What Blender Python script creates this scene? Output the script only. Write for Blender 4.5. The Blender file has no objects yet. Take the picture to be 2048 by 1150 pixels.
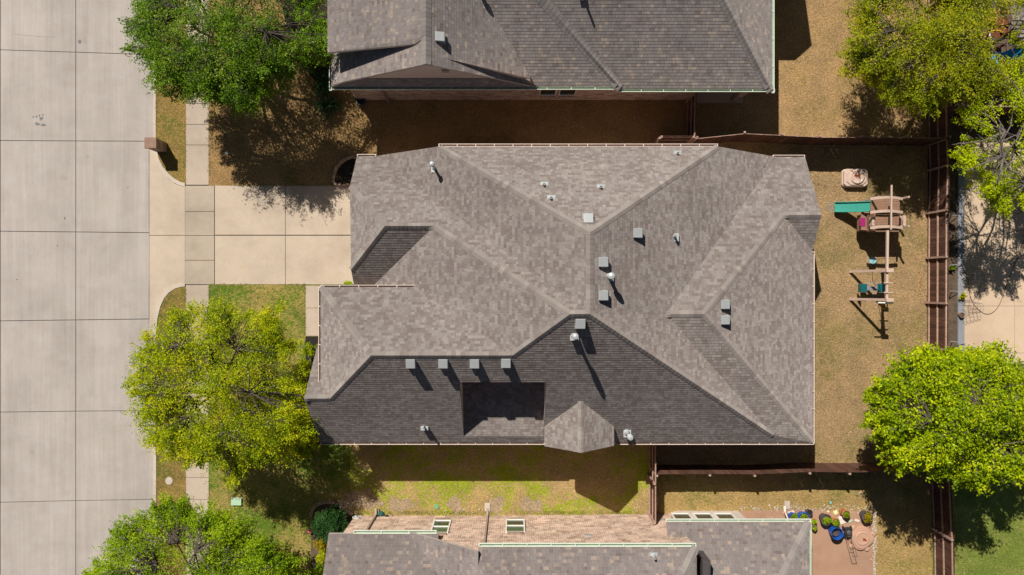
import bpy, math, random
import numpy as np
from mathutils import Vector, geometry
R = math.radians
random.seed(7)
sc = bpy.context.scene
col = sc.collection

# ------------------------------------------------------------------ camera, sky, sun
CAM_H = 35.0; F = 1365.0            # a drone 35 m up, looking straight down
cd = bpy.data.cameras.new('Camera'); cam = bpy.data.objects.new('Camera', cd); col.objects.link(cam)
cam.location = (0, 0, CAM_H); cam.rotation_euler = (0, 0, 0)
cd.sensor_width = 36; cd.lens = 36*F/2048; cd.clip_end = 1000; cd.clip_start = .1
sc.camera = cam
SX, SY = .45, -.82                  # horizontal travel of the sunlight per metre of drop
elev = math.atan(1/math.hypot(SX, SY)); azim = math.atan2(-SX, -SY)
w = bpy.data.worlds.new('World'); sc.world = w; w.use_nodes = True
nt = w.node_tree; nt.nodes.clear()
sky = nt.nodes.new('ShaderNodeTexSky'); sky.sky_type = 'NISHITA'; sky.sun_disc = False
sky.sun_elevation = elev; sky.sun_rotation = azim
bg = nt.nodes.new('ShaderNodeBackground'); bg.inputs[1].default_value = .03
wo = nt.nodes.new('ShaderNodeOutputWorld')
nt.links.new(sky.outputs[0], bg.inputs[0]); nt.links.new(bg.outputs[0], wo.inputs[0])
sd = bpy.data.lights.new('Sun', 'SUN'); sd.energy = 5.0; sd.angle = R(.5); sd.color = (1, .95, .87)
sun = bpy.data.objects.new('Sun', sd); col.objects.link(sun)
sun.rotation_euler = Vector((SX, SY, -1)).to_track_quat('-Z', 'Y').to_euler()
sc.view_settings.view_transform = 'Standard'; sc.view_settings.look = 'None'
sc.view_settings.exposure = .16; sc.view_settings.gamma = 1

def P(px, py, h=0.0):               # where the thing seen at that place stands, at height h
    k = (CAM_H-h)/F
    return Vector(((px-1024)*k, (575-py)*k, h))

# ------------------------------------------------------------------ node helper
class NT:
    def __init__(s, name):
        s.m = bpy.data.materials.new(name); s.m.use_nodes = True; s.t = s.m.node_tree; s.t.nodes.clear()
        s.out = s.n('ShaderNodeOutputMaterial')
    def n(s, typ, **kw):
        nd = s.t.nodes.new(typ)
        for k, v in kw.items(): setattr(nd, k, v)
        return nd
    def l(s, a, b): s.t.links.new(a, b)
    def set(s, inp, v):
        if isinstance(v, bpy.types.NodeSocket): s.l(v, inp)
        elif isinstance(v, (tuple, list)) and len(v) == 3 and inp.type == 'RGBA': inp.default_value = (*v, 1)
        else: inp.default_value = v
    def coord(s, kind='Object'): return s.n('ShaderNodeTexCoord').outputs[kind]
    def mapping(s, vec, scale=(1,1,1), loc=(0,0,0), rot=(0,0,0)):
        m = s.n('ShaderNodeMapping'); s.l(vec, m.inputs[0]); m.inputs['Scale'].default_value = scale
        m.inputs['Location'].default_value = loc; m.inputs['Rotation'].default_value = rot; return m.outputs[0]
    def noise(s, vec, scale, detail=4, rough=.6, dist=0, out='Fac'):
        n = s.n('ShaderNodeTexNoise'); s.l(vec, n.inputs['Vector']); n.inputs['Scale'].default_value = scale
        n.inputs['Detail'].default_value = detail; n.inputs['Roughness'].default_value = rough
        n.inputs['Distortion'].default_value = dist; return n.outputs[out]
    def voro(s, vec, scale, out='Distance', feature='F1'):
        n = s.n('ShaderNodeTexVoronoi', feature=feature); s.l(vec, n.inputs['Vector']); n.inputs['Scale'].default_value = scale
        return n.outputs[out]
    def ramp(s, fac, stops, interp='LINEAR'):
        r = s.n('ShaderNodeValToRGB'); r.color_ramp.interpolation = interp; e = r.color_ramp.elements
        while len(e) < len(stops): e.new(.5)
        for el, (p, c) in zip(e, stops):
            el.position = p; el.color = (*c, 1) if isinstance(c, (tuple, list)) else (c, c, c, 1)
        s.l(fac, r.inputs[0]); return r.outputs[0]
    def mix(s, fac, a, b, mode='MIX'):
        m = s.n('ShaderNodeMix', data_type='RGBA', blend_type=mode)
        s.set(m.inputs[0], fac); s.set(m.inputs[6], a); s.set(m.inputs[7], b); return m.outputs[2]
    def math(s, op, a, b=0.0, c=None):
        m = s.n('ShaderNodeMath', operation=op); s.set(m.inputs[0], a); s.set(m.inputs[1], b)
        if c is not None: s.set(m.inputs[2], c)
        return m.outputs[0]
    def sep(s, v):
        x = s.n('ShaderNodeSeparateXYZ'); s.l(v, x.inputs[0]); return x.outputs
    def comb(s, x, y, z=0.0):
        c = s.n('ShaderNodeCombineXYZ'); s.set(c.inputs[0], x); s.set(c.inputs[1], y); s.set(c.inputs[2], z); return c.outputs[0]
    def bump(s, h, dist=.02, strength=1.0):
        b = s.n('ShaderNodeBump'); b.inputs['Distance'].default_value = dist; b.inputs['Strength'].default_value = strength
        s.l(h, b.inputs['Height']); return b.outputs[0]
    def bsdf(s, color, rough=.8, metal=0.0, normal=None, spec=.3, **kw):
        b = s.n('ShaderNodeBsdfPrincipled'); s.set(b.inputs['Base Color'], color); s.set(b.inputs['Roughness'], rough)
        b.inputs['Metallic'].default_value = metal; b.inputs['Specular IOR Level'].default_value = spec
        if normal is not None: s.l(normal, b.inputs['Normal'])
        for k, v in kw.items(): s.set(b.inputs[k], v)
        s.l(b.outputs[0], s.out.inputs[0]); return s.m

def plain(name, c, rough=.6, metal=0.0, vary=.15, scale=6, spec=.4):
    t = NT(name); co = t.coord()
    n = t.noise(co, scale, 5, .65)
    dark = tuple(x*(1-vary*1.6) for x in c); lite = tuple(min(1, x*(1+vary)) for x in c)
    colr = t.ramp(n, [(.25, dark), (.5, c), (.75, lite)])
    return t.bsdf(colr, rough, metal, t.bump(t.noise(co, scale*8, 3), .003, .4), spec)

def shingle_mat(name, cols, contrast=1.0, seed=0.0):
    t = NT(name); uv = t.coord('UV'); x, y, _ = t.sep(uv)
    row = t.math('FLOOR', t.math('DIVIDE', y, .14))
    wn = t.n('ShaderNodeTexWhiteNoise', noise_dimensions='1D'); t.l(t.math('ADD', row, seed), wn.inputs['W'])
    wn2 = t.n('ShaderNodeTexWhiteNoise', noise_dimensions='1D'); t.l(t.math('ADD', row, seed+91.3), wn2.inputs['W'])
    def cell(width, rnd):
        # tab index along the row; the tabs of a row are of uneven widths
        u = t.math('ADD', t.math('DIVIDE', x, width), t.math('MULTIPLY', rnd, 17.0))
        u = t.math('ADD', u, t.math('MULTIPLY', t.math('SINE', t.math('ADD', t.math('MULTIPLY', u, 1.9), t.math('MULTIPLY', row, 2.1))), .22))
        i = t.math('FLOOR', u); fr = t.math('FRACT', u)
        n = t.n('ShaderNodeTexWhiteNoise', noise_dimensions='2D'); t.l(t.comb(i, row), n.inputs['Vector'])
        return n.outputs['Value'], fr
    a, fa = cell(.18, wn.outputs['Value']); b, fb = cell(.31, wn2.outputs['Value'])
    v = t.math('ADD', t.math('MULTIPLY', a, .72), t.math('MULTIPLY', b, .28))
    c = t.ramp(v, cols)
    big = t.noise(t.coord(), .55, 4, .6)
    c = t.mix(1.0, c, t.ramp(big, [(.25, .88), (.75, 1.08)]), 'MULTIPLY')
    streak = t.noise(t.mapping(uv, (2.2, .35, 1)), 1.0, 4, .6)
    c = t.mix(1.0, c, t.ramp(streak, [(.3, .93), (.7, 1.05)]), 'MULTIPLY')
    gran = t.noise(t.coord(), 45, 3, .8)
    c = t.mix(1.0, c, t.ramp(gran, [(.3, .82), (.7, 1.16)]), 'MULTIPLY')
    # gaps between tabs
    gap = t.math('LESS_THAN', fa, .07)
    c = t.mix(t.math('MULTIPLY', gap, .35), c, (.045, .038, .036))
    fy = t.math('FRACT', t.math('DIVIDE', y, .14))
    h = t.math('ADD', t.math('MULTIPLY', a, .4), t.math('MULTIPLY', gran, .35))
    h = t.math('SUBTRACT', h, t.math('MULTIPLY', gap, .8))
    return t.bsdf(c, .92, 0, t.bump(h, .006, .6), .2, **{'Diffuse Roughness': 1.0})

def cap_mat(name, c0, c1, c2):
    t = NT(name); g = t.n('ShaderNodeNewGeometry').outputs['Random Per Island']
    c = t.ramp(g, [(0, c0), (.35, c1), (.7, c1), (1, c2)])
    gran = t.noise(t.coord(), 40, 3, .8)
    c = t.mix(1.0, c, t.ramp(gran, [(.3, .8), (.7, 1.15)]), 'MULTIPLY')
    return t.bsdf(c, .92, 0, t.bump(gran, .004, .6), .2, **{'Diffuse Roughness': 1.0})

def brick_mat(name, c1, c2, mortar, scale=1.0, msize=.012):
    t = NT(name); uv = t.coord('UV')
    b = t.n('ShaderNodeTexBrick'); t.l(uv, b.inputs['Vector'])
    b.inputs['Scale'].default_value = 1; b.inputs['Brick Width'].default_value = .21*scale; b.inputs['Row Height'].default_value = .075*scale
    b.inputs['Mortar Size'].default_value = msize; b.inputs['Mortar Smooth'].default_value = .25; b.inputs['Bias'].default_value = 0
    b.inputs['Color1'].default_value = (*c1, 1); b.inputs['Color2'].default_value = (*c2, 1); b.inputs['Mortar'].default_value = (*mortar, 1)
    n = t.noise(t.coord(), 5, 5, .7)
    smear = t.ramp(t.noise(uv, 5.5, 5, .8, .6), [(.48, 0.0), (.6, 1.0)])
    b2 = t.n('ShaderNodeTexBrick'); t.l(uv, b2.inputs['Vector']); b2.inputs['Scale'].default_value = 1
    b2.inputs['Brick Width'].default_value = .42*scale; b2.inputs['Row Height'].default_value = .225*scale; b2.inputs['Mortar Size'].default_value = 0
    b2.inputs['Color1'].default_value = (.62, .58, .55, 1); b2.inputs['Color2'].default_value = (1.25, 1.22, 1.2, 1)
    c = t.mix(1.0, b.outputs['Color'], b2.outputs['Color'], 'MULTIPLY')
    c = t.mix(t.math('MULTIPLY', smear, .6), c, mortar)
    c = t.mix(1.0, c, t.ramp(n, [(.3, .8), (.7, 1.15)]), 'MULTIPLY')
    return t.bsdf(c, .9, 0, t.bump(b.outputs['Fac'], -.006 if False else .006, -.6 if False else .6), .2)

def concrete_mat(name, base, warm=(1, .9, .8), streak_dir=None, stain=.25):
    t = NT(name); co = t.coord()
    big = t.noise(co, .33, 6, .62); mid = t.noise(co, 1.7, 6, .7); fine = t.noise(co, 28, 4, .8)
    c = t.ramp(big, [(.3, tuple(x*(1-stain*.55) for x in base)), (.55, base), (.75, tuple(x*1.07 for x in base))])
    c = t.mix(1.0, c, t.ramp(mid, [(.3, tuple(1-(1-q)*.9*stain*1.3-.05*stain for q in warm)), (.65, (1.03, 1.03, 1.03))]), 'MULTIPLY')
    c = t.mix(1.0, c, t.ramp(fine, [(.3, .9), (.7, 1.08)]), 'MULTIPLY')
    if streak_dir:
        for sc_, am in ((9, .08), (2.2, .07), (.55, .07)):
            s_ = t.noise(t.mapping(co, (sc_, .12*sc_/4, 1) if streak_dir == 'y' else (.1, sc_, 1)), 1.0, 5, .75)
            c = t.mix(1.0, c, t.ramp(s_, [(.3, 1-am), (.7, 1+am*.6)]), 'MULTIPLY')
    spots = t.ramp(t.noise(t.mapping(co, (1, 1, 1), (31, 7, 0)), 1.05, 2, .5), [(.66, 0.0), (.74, 1.0)])
    c = t.mix(t.math('MULTIPLY', t.math('MULTIPLY', spots, mid), .35), c, tuple(x*.6 for x in base))
    return t.bsdf(c, .88, 0, t.bump(fine, .003, .5), .25)

def lawn_mat(name, dry, green, g_lo, g_hi, soil=(.09, .06, .04), soil_amt=.12, gscale=.35, seed=0, bright=1.0, ygrad=None, xgrad=None):
    """mown grass: straw and green blades mixed by patches, with thatch and soil showing through"""
    t = NT(name); co = t.mapping(t.coord(), (1, 1, 1), (seed*13.7, seed*7.1, 0))
    patch = t.noise(co, gscale, 5, .62, .3)
    mid = t.noise(co, 2.6, 5, .7, .4)
    fine = t.noise(t.mapping(co, (1, 1.35, 1)), 13, 5, .85, .8)
    fine2 = t.noise(co, 60, 2, .9)
    vf = t.voro(t.mapping(co, (1, 1.5, 1)), 9, 'Color')
    vfx = t.sep(vf)[0]
    mask = t.math('ADD', t.math('MULTIPLY', patch, .72), t.math('MULTIPLY', mid, .28))
    if ygrad or xgrad:
        x, y, _ = t.sep(t.coord())
        a, b, amt = ygrad or xgrad
        g = t.n('ShaderNodeMapRange'); t.l(y if ygrad else x, g.inputs[0]); g.inputs[1].default_value = a; g.inputs[2].default_value = b
        g.inputs[3].default_value = 0; g.inputs[4].default_value = amt
        mask = t.math('ADD', mask, g.outputs[0])
    gm = t.math('ADD', mask, t.math('MULTIPLY', t.math('SUBTRACT', vfx, .5), .12))
    gfac = t.ramp(gm, [(g_lo, 0.0), (g_hi, 1.0)])
    d0 = tuple(v*.55*bright for v in dry); d1 = tuple(v*bright for v in dry); d2 = tuple(min(1, v*1.75)*bright for v in dry)
    dc = t.ramp(fine, [(.36, d0), (.5, d1), (.63, d2)])
    e0 = tuple(v*.55*bright for v in green); e2 = tuple(v*1.5*bright for v in green)
    gc = t.ramp(fine, [(.36, e0), (.5, tuple(v*bright for v in green)), (.64, e2)])
    c = t.mix(gfac, dc, gc)
    tone = t.ramp(t.noise(co, 1.1, 4, .6), [(.3, (.82, .84, .86)), (.7, (1.16, 1.13, 1.1))])
    c = t.mix(1.0, c, tone, 'MULTIPLY')
    sm = t.ramp(t.math('ADD', t.math('MULTIPLY', t.noise(t.mapping(co, (1, 1, 1), (9, 4, 0)), 1.6, 6, .75), .65), t.math('MULTIPLY', fine2, .35)), [(.56, 0.0), (.66, 1.0)])
    c = t.mix(t.math('MULTIPLY', sm, soil_amt*3), c, soil)
    speck = t.ramp(t.voro(co, 5.5, 'Distance'), [(.03, 1.0), (.06, 0.0)])
    c = t.mix(t.math('MULTIPLY', speck, .5), c, tuple(min(1, v*1.9) for v in dry))
    h = t.math('ADD', fine, t.math('MULTIPLY', fine2, .5))
    return t.bsdf(c, .95, 0, t.bump(h, .05, .85), .1)

def leaf_mat(name, cols, trans=.3, nscale=.9, var=.25, gloss=.12):
    t = NT(name); g = t.n('ShaderNodeNewGeometry').outputs['Random Per Island']
    n = t.noise(t.coord(), nscale, 3, .6)
    v = t.math('ADD', t.math('MULTIPLY', g, .5), t.math('MULTIPLY', t.math('SUBTRACT', n, .3), 1.3))
    c = t.ramp(v, cols)
    b = t.n('ShaderNodeBsdfPrincipled'); t.l(c, b.inputs['Base Color']); b.inputs['Roughness'].default_value = .42
    b.inputs['Specular IOR Level'].default_value = gloss
    tr = t.n('ShaderNodeBsdfTranslucent')
    t.l(t.mix(1.0, c, (1.25, 1.3, .5), 'MULTIPLY'), tr.inputs[0])
    mx = t.n('ShaderNodeMixShader'); mx.inputs[0].default_value = trans
    t.l(b.outputs[0], mx.inputs[1]); t.l(tr.outputs[0], mx.inputs[2]); t.l(mx.outputs[0], t.out.inputs[0])
    return t.m

def wood_mat(name, c, dirv=(1, 1, 1), island=True):
    t = NT(name); co = t.coord()
    g = t.n('ShaderNodeNewGeometry').outputs['Random Per Island']
    n = t.noise(t.mapping(co, (3, 3, .6)), 3.0, 6, .7)
    cc = t.ramp(n, [(.25, tuple(v*.6 for v in c)), (.55, c), (.8, tuple(v*1.4 for v in c))])
    if island: cc = t.mix(1.0, cc, t.ramp(g, [(0, .72), (1, 1.25)]), 'MULTIPLY')
    return t.bsdf(cc, .85, 0, t.bump(t.noise(t.mapping(co, (8, 8, 1)), 6, 4), .004, .5), .2)

M = {}
M['shingle'] = shingle_mat('asphalt_shingle_taupe', [(.0, (.205, .163, .148)), (.35, (.248, .207, .190)), (.6, (.285, .248, .228)), (1, (.350, .313, .287))])
M['shingle_grey'] = shingle_mat('asphalt_shingle_mixed', [(.0, (.22, .178, .162)), (.25, (.29, .248, .232)), (.66, (.33, .29, .275)), (.76, (.35, .303, .277)), (.84, (.42, .345, .29)), (1, (.48, .39, .325))], seed=5)
M['shingle_south'] = shingle_mat('asphalt_shingle_weathered', [(.0, (.175, .135, .122)), (.2, (.225, .192, .182)), (.68, (.255, .222, .211)), (.78, (.275, .234, .215)), (.86, (.35, .28, .232)), (1, (.40, .315, .255))], seed=12)
M['cap'] = cap_mat('ridge_cap_shingle', (.235, .195, .178), (.285, .248, .226), (.34, .30, .273))
M['cap_grey'] = cap_mat('ridge_cap_grey', (.25, .22, .205), (.30, .268, .25), (.34, .30, .275))
M['trim'] = plain('painted_trim', (.60, .50, .43), .5, vary=.05)
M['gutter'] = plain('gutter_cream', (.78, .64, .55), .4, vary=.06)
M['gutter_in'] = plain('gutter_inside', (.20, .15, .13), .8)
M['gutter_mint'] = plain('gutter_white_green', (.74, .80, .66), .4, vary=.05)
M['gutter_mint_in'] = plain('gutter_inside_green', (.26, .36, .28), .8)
M['soffit'] = plain('soffit_paint', (.45, .38, .34), .7)
M['siding'] = plain('gable_siding_taupe', (.66, .53, .47), .75, vary=.05)
M['siding_light'] = plain('bay_siding', (.55, .48, .43), .7, vary=.05)
M['brick'] = brick_mat('brick_tan', (.28, .17, .13), (.40, .27, .2), (.45, .38, .33))
M['brick_n'] = brick_mat('brick_brown', (.38, .22, .17), (.58, .40, .33), (.68, .58, .5))
M['brick_s'] = brick_mat('brick_red_washed', (.24, .10, .06), (.46, .25, .155), (.76, .62, .51), msize=.018)
M['glass'] = NT('window_glass').bsdf((.02, .03, .028), .06, 0, None, .8)
M['screen_green'] = plain('window_blind_green', (.05, .10, .05), .3, vary=.1)
M['frame'] = plain('window_frame_white', (.78, .74, .68), .4, vary=.03)
M['vent_cap'] = plain('vent_metal', (.37, .38, .385), .5, .1, vary=.06)
M['vent_pipe'] = plain('galvanised_pipe', (.47, .49, .495), .45, .2, vary=.1)
M['white'] = plain('white_paint', (.80, .79, .76), .4, vary=.04)
M['dark'] = plain('dark_void', (.012, .012, .013), .8)
M['street'] = concrete_mat('street_concrete', (.44, .395, .362), streak_dir='y', stain=.32)
M['drive'] = concrete_mat('driveway_concrete', (.52, .43, .338), stain=.4)
M['walk'] = concrete_mat('sidewalk_concrete', (.48, .395, .32), stain=.4)
M['walk_drive'] = concrete_mat('sidewalk_crossing_concrete', (.44, .37, .295), stain=.45)
M['kerb'] = concrete_mat('kerb_concrete', (.56, .485, .405), stain=.4)
M['patio'] = concrete_mat('patio_concrete', (.60, .455, .325), stain=.35)
M['edging'] = concrete_mat('edging_grey', (.29, .30, .33), stain=.4)
M['joint'] = plain('joint_soil', (.13, .105, .085), .95, vary=.3)
M['soil'] = plain('bare_soil', (.11, .075, .05), .95, vary=.35, scale=3)
M['mulch'] = plain('black_mulch', (.022, .017, .014), .95, vary=.5, scale=20)
M['dirt'] = concrete_mat('packed_dirt', (.40, .245, .165), stain=.5)
DRY = (.31, .20, .095); GR = (.085, .115, .018)
M['lawn_back'] = lawn_mat('lawn_back', (.37, .245, .125), (.19, .17, .045), .47, .72, seed=1)
M['lawn_north'] = lawn_mat('lawn_north', (.34, .21, .09), (.14, .14, .03), .54, .74, seed=2)
M['lawn_north_back'] = lawn_mat('lawn_north_back', (.40, .255, .12), (.22, .17, .045), .5, .75, seed=3)
M['lawn_verge'] = lawn_mat('lawn_verge', (.31, .20, .065), (.12, .14, .025), .44, .62, seed=4)
M['lawn_front_s'] = lawn_mat('lawn_front_south', (.36, .27, .085), (.11, .18, .018), .42, .58, seed=5)
M['lawn_side_s'] = lawn_mat('lawn_side_south', (.40, .28, .125), (.30, .35, .025), .47, .57, seed=6, gscale=.5)
M['lawn_south_back'] = lawn_mat('lawn_south_back', (.39, .265, .105), (.18, .19, .035), .5, .68, seed=8)
M['lawn_east'] = lawn_mat('lawn_east', (.30, .28, .08), (.17, .22, .04), .35, .55, seed=9)
M['far_grass'] = lawn_mat('far_grass', (.24, .18, .08), (.09, .12, .025), .4, .6, seed=10)
M['fence'] = wood_mat('fence_wood', (.115, .056, .038))
M['fence_rail'] = wood_mat('fence_rail_wood', (.42, .28, .22))
M['bark'] = plain('bark', (.11, .085, .07), .95, vary=.4, scale=12)
M['bark_grey'] = plain('bark_grey', (.17, .14, .125), .95, vary=.3, scale=12)
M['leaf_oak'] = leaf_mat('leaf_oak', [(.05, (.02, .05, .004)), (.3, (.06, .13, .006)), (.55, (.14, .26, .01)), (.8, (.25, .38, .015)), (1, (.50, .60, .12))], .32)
M['leaf_gold'] = leaf_mat('leaf_gold', [(.05, (.07, .11, .004)), (.3, (.20, .28, .005)), (.5, (.36, .44, .006)), (.75, (.60, .60, .008)), (1, (.82, .60, .04))], .38)
M['leaf_mid'] = leaf_mat('leaf_mid', [(.05, (.04, .09, .004)), (.3, (.13, .23, .005)), (.55, (.27, .39, .008)), (.8, (.42, .54, .012)), (1, (.66, .70, .08))], .34)
M['leaf_lime'] = leaf_mat('leaf_lime', [(.05, (.12, .17, .004)), (.3, (.28, .36, .004)), (.55, (.48, .58, .006)), (.8, (.66, .70, .01)), (1, (.8, .72, .03))], .4)
M['leaf_olive'] = leaf_mat('leaf_olive', [(.05, (.07, .10, .005)), (.3, (.19, .24, .007)), (.55, (.35, .38, .010)), (.8, (.52, .48, .014)), (1, (.66, .48, .06))], .36)
M['leaf_vivid'] = leaf_mat('leaf_vivid', [(.05, (.05, .10, .003)), (.3, (.17, .26, .004)), (.55, (.35, .45, .005)), (.8, (.56, .62, .008)), (1, (.80, .74, .03))], .34)
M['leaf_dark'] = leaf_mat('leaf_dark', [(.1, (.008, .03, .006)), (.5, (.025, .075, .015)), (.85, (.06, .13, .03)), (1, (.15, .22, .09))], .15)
M['leaf_orange'] = leaf_mat('leaf_orange', [(.1, (.13, .10, .004)), (.5, (.33, .26, .006)), (.8, (.45, .33, .01)), (1, (.5, .22, .02))], .3)
M['leaf_blade'] = leaf_mat('leaf_blade', [(.1, (.02, .05, .015)), (.5, (.06, .11, .035)), (1, (.18, .24, .10))], .15)
M['plank'] = plain('playset_plank', (.50, .36, .28), .7, vary=.12)
M['plank_dark'] = plain('playset_brown_panel', (.27, .15, .095), .7, vary=.12)
M['pink_plastic'] = plain('pale_brown_plastic', (.57, .42, .34), .5, vary=.06)
M['teal'] = plain('teal_plastic', (.055, .32, .25), .3, vary=.08)
M['teal_dark'] = plain('dark_teal_plastic', (.01, .11, .12), .35, vary=.1)
M['magenta'] = plain('magenta_plastic', (.30, .02, .12), .4)
M['yellow'] = plain('yellow_plastic', (.75, .38, .02), .4, vary=.05)
M['sky_plastic'] = plain('pale_blue_plastic', (.25, .50, .55), .4)
M['grey_seat'] = plain('mauve_grey_seat', (.27, .24, .28), .6)
M['blue'] = plain('blue_plastic', (.015, .09, .40), .35, vary=.15)
M['slide_blue'] = plain('bright_blue_plastic', (.01, .25, .52), .35, vary=.1)
M['red_wood'] = wood_mat('redwood_stain', (.17, .05, .032))
M['black'] = plain('black_plastic', (.025, .025, .027), .5, vary=.2)
M['iron'] = plain('thin_iron', (.10, .08, .07), .6)
M['terracotta'] = plain('terracotta', (.50, .19, .07), .8, vary=.12)
M['pot_brown'] = plain('brown_pot', (.28, .17, .12), .8)
M['pot_dark'] = plain('dark_tub', (.075, .065, .065), .6)  # the box between the south roofs borrows it as painted shadow
M['tan'] = plain('tan_plastic', (.50, .30, .205), .6, vary=.1, scale=3)
M['rust'] = plain('rust_water', (.30, .06, .02), .2, vary=.4)
M['stone'] = plain('pebble', (.52, .45, .38), .85, vary=.3, scale=9)
M['green_lid'] = plain('green_lid', (.17, .36, .17), .6, vary=.08)
M['mint_lid'] = plain('pale_green_cover', (.40, .58, .40), .6, vary=.06)
M['iron_lid'] = plain('concrete_lid', (.36, .30, .26), .85, vary=.2)
M['roof_slat'] = wood_mat('grey_roof_slat', (.26, .22, .22))
M['rail_metal'] = plain('downspout_brown', (.36, .28, .24), .5)
M['stone_edge'] = plain('edging_block', (.42, .29, .21), .9, vary=.2)
M['tyre_mark'] = plain('dark_stain', (.19, .185, .18), .9, vary=.3, scale=25)
M['pink'] = plain('pink_flower', (.75, .16, .22), .6)
M['paper'] = plain('pale_scrap', (.72, .62, .55), .8, vary=.1)
M['toy_yellow'] = plain('pale_yellow_toy', (.78, .72, .32), .6, vary=.1)

# ------------------------------------------------------------------ mesh helper
def worldloc(o):
    v = Vector(o.location)
    while o.parent: o = o.parent; v += o.location
    return v
def link(o, parent, local=False):
    col.objects.link(o)
    if parent is not None:
        o.parent = parent
        if not local: o.location = -worldloc(parent)
    return o
class MB:
    def __init__(s): s.v = []; s.f = []; s.uv = []; s.m = []
    def face(s, pts, uv=None, m=0):
        b = len(s.v); s.v += [tuple(p) for p in pts]; s.f.append(tuple(range(b, b+len(pts))))
        s.uv.append(uv if uv else [(p[0], p[1]) for p in pts]); s.m.append(m)
    def addv(s, vs, fs, m=0):
        b = len(s.v); s.v += [tuple(p) for p in vs]
        for f in fs:
            s.f.append(tuple(b+i for i in f)); s.uv.append([(vs[i][0]+vs[i][1], vs[i][2]) for i in f]); s.m.append(m)
    def box(s, c, size, rz=0.0, m=0, taper=1.0):
        cx, cy, cz = c; a, b, h = size[0]/2, size[1]/2, size[2]/2
        ca, sa = math.cos(rz), math.sin(rz); vs = []
        for z, k in ((-h, 1), (h, taper)):
            for x, y in ((-a, -b), (a, -b), (a, b), (-a, b)):
                x, y = x*k, y*k; vs.append((cx+x*ca-y*sa, cy+x*sa+y*ca, cz+z))
        s.addv(vs, [(3, 2, 1, 0), (4, 5, 6, 7), (0, 1, 5, 4), (1, 2, 6, 5), (2, 3, 7, 6), (3, 0, 4, 7)], m)
    def beam(s, p, q, wd, ht, m=0, up=Vector((0, 0, 1))):
        p, q = Vector(p), Vector(q); d = (q-p).normalized()
        if abs(d.dot(up)) > .98: up = Vector((0, 1, 0))
        sd_ = d.cross(up).normalized(); u2 = sd_.cross(d).normalized(); vs = []
        for e in (p, q):
            for a, b in ((-1, -1), (1, -1), (1, 1), (-1, 1)): vs.append(e+sd_*a*wd/2+u2*b*ht/2)
        s.addv(vs, [(0, 1, 2, 3), (7, 6, 5, 4), (0, 4, 5, 1), (1, 5, 6, 2), (2, 6, 7, 3), (3, 7, 4, 0)], m)
    def tube(s, pts, r, n=8, m=0, cap=True):
        pts = [Vector(p) for p in pts]; rs = r if isinstance(r, (list, tuple)) else [r]*len(pts); vs = []
        ref = Vector((0, 0, 1))
        for i, p in enumerate(pts):
            d = (pts[min(i+1, len(pts)-1)]-pts[max(i-1, 0)]).normalized()
            up = ref if abs(d.dot(ref)) < .95 else Vector((1, 0, 0))
            a = d.cross(up).normalized(); b = d.cross(a).normalized()
            for k in range(n):
                t = 2*math.pi*k/n; vs.append(p+(a*math.cos(t)+b*math.sin(t))*rs[i])
        fs = []
        for i in range(len(pts)-1):
            for k in range(n):
                fs.append((i*n+k, i*n+(k+1) % n, (i+1)*n+(k+1) % n, (i+1)*n+k))
        if cap: fs += [tuple(range(n))[::-1], tuple((len(pts)-1)*n+k for k in range(n))]
        s.addv(vs, fs, m)
    def lathe(s, c, prof, n=20, m=0, sx=1, sy=1):
        vs = []; fs = []
        for r_, z in prof:
            for k in range(n):
                t = 2*math.pi*k/n; vs.append((c[0]+r_*math.cos(t)*sx, c[1]+r_*math.sin(t)*sy, c[2]+z))
        for i in range(len(prof)-1):
            for k in range(n): fs.append((i*n+k, i*n+(k+1) % n, (i+1)*n+(k+1) % n, (i+1)*n+k))
        s.addv(vs, fs, m)
    def prism(s, poly, z0, z1, m=0, mside=None):
        n = len(poly); b = len(s.v)
        s.v += [(p[0], p[1], z1) for p in poly]+[(p[0], p[1], z0) for p in poly]
        s.f.append(tuple(range(b, b+n))); s.uv.append([(p[0], p[1]) for p in poly]); s.m.append(m)
        L = 0
        for i in range(n):
            j = (i+1) % n; d = math.dist(poly[i][:2], poly[j][:2])
            s.f.append((b+i, b+n+i, b+n+j, b+j)); s.uv.append([(L, z1), (L, z0), (L+d, z0), (L+d, z1)]); s.m.append(m if mside is None else mside); L += d
    def build(s, name, mats, parent=None, local=False, smooth=False, bevel=0):
        me = bpy.data.meshes.new(name); me.from_pydata(s.v, [], s.f)
        if not isinstance(mats, (list, tuple)): mats = [mats]
        for m in mats: me.materials.append(m if not isinstance(m, str) else M[m])
        ul = me.uv_layers.new(name='UVMap'); k = 0
        flat = [c for f in s.uv for uvp in f for c in uvp]
        ul.data.foreach_set('uv', flat)
        if len(mats) > 1: me.polygons.foreach_set('material_index', s.m)
        if smooth: me.polygons.foreach_set('use_smooth', [True]*len(s.f))
        me.update()
        o = bpy.data.objects.new(name, me); link(o, parent, local)
        if bevel:
            b = o.modifiers.new('Bevel', 'BEVEL'); b.width = bevel; b.segments = 2; b.limit_method = 'ANGLE'
        return o
def tag(o, label=None, cat=None, group=None, kind=None):
    if label: o['label'] = label
    if cat: o['category'] = cat
    if group: o['group'] = group
    if kind: o['kind'] = kind
    return o
def empty(name, loc, label, cat, group=None, rz=0):
    o = bpy.data.objects.new(name, None); o.location = loc; o.rotation_euler = (0, 0, rz); o.empty_display_size = .2
    col.objects.link(o); return tag(o, label, cat, group)
def copy_tree(o, parent=None):
    c = o.copy(); col.objects.link(c)
    if parent is not None: c.parent = parent
    for ch in list(o.children): copy_tree(ch, c)
    return c

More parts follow.
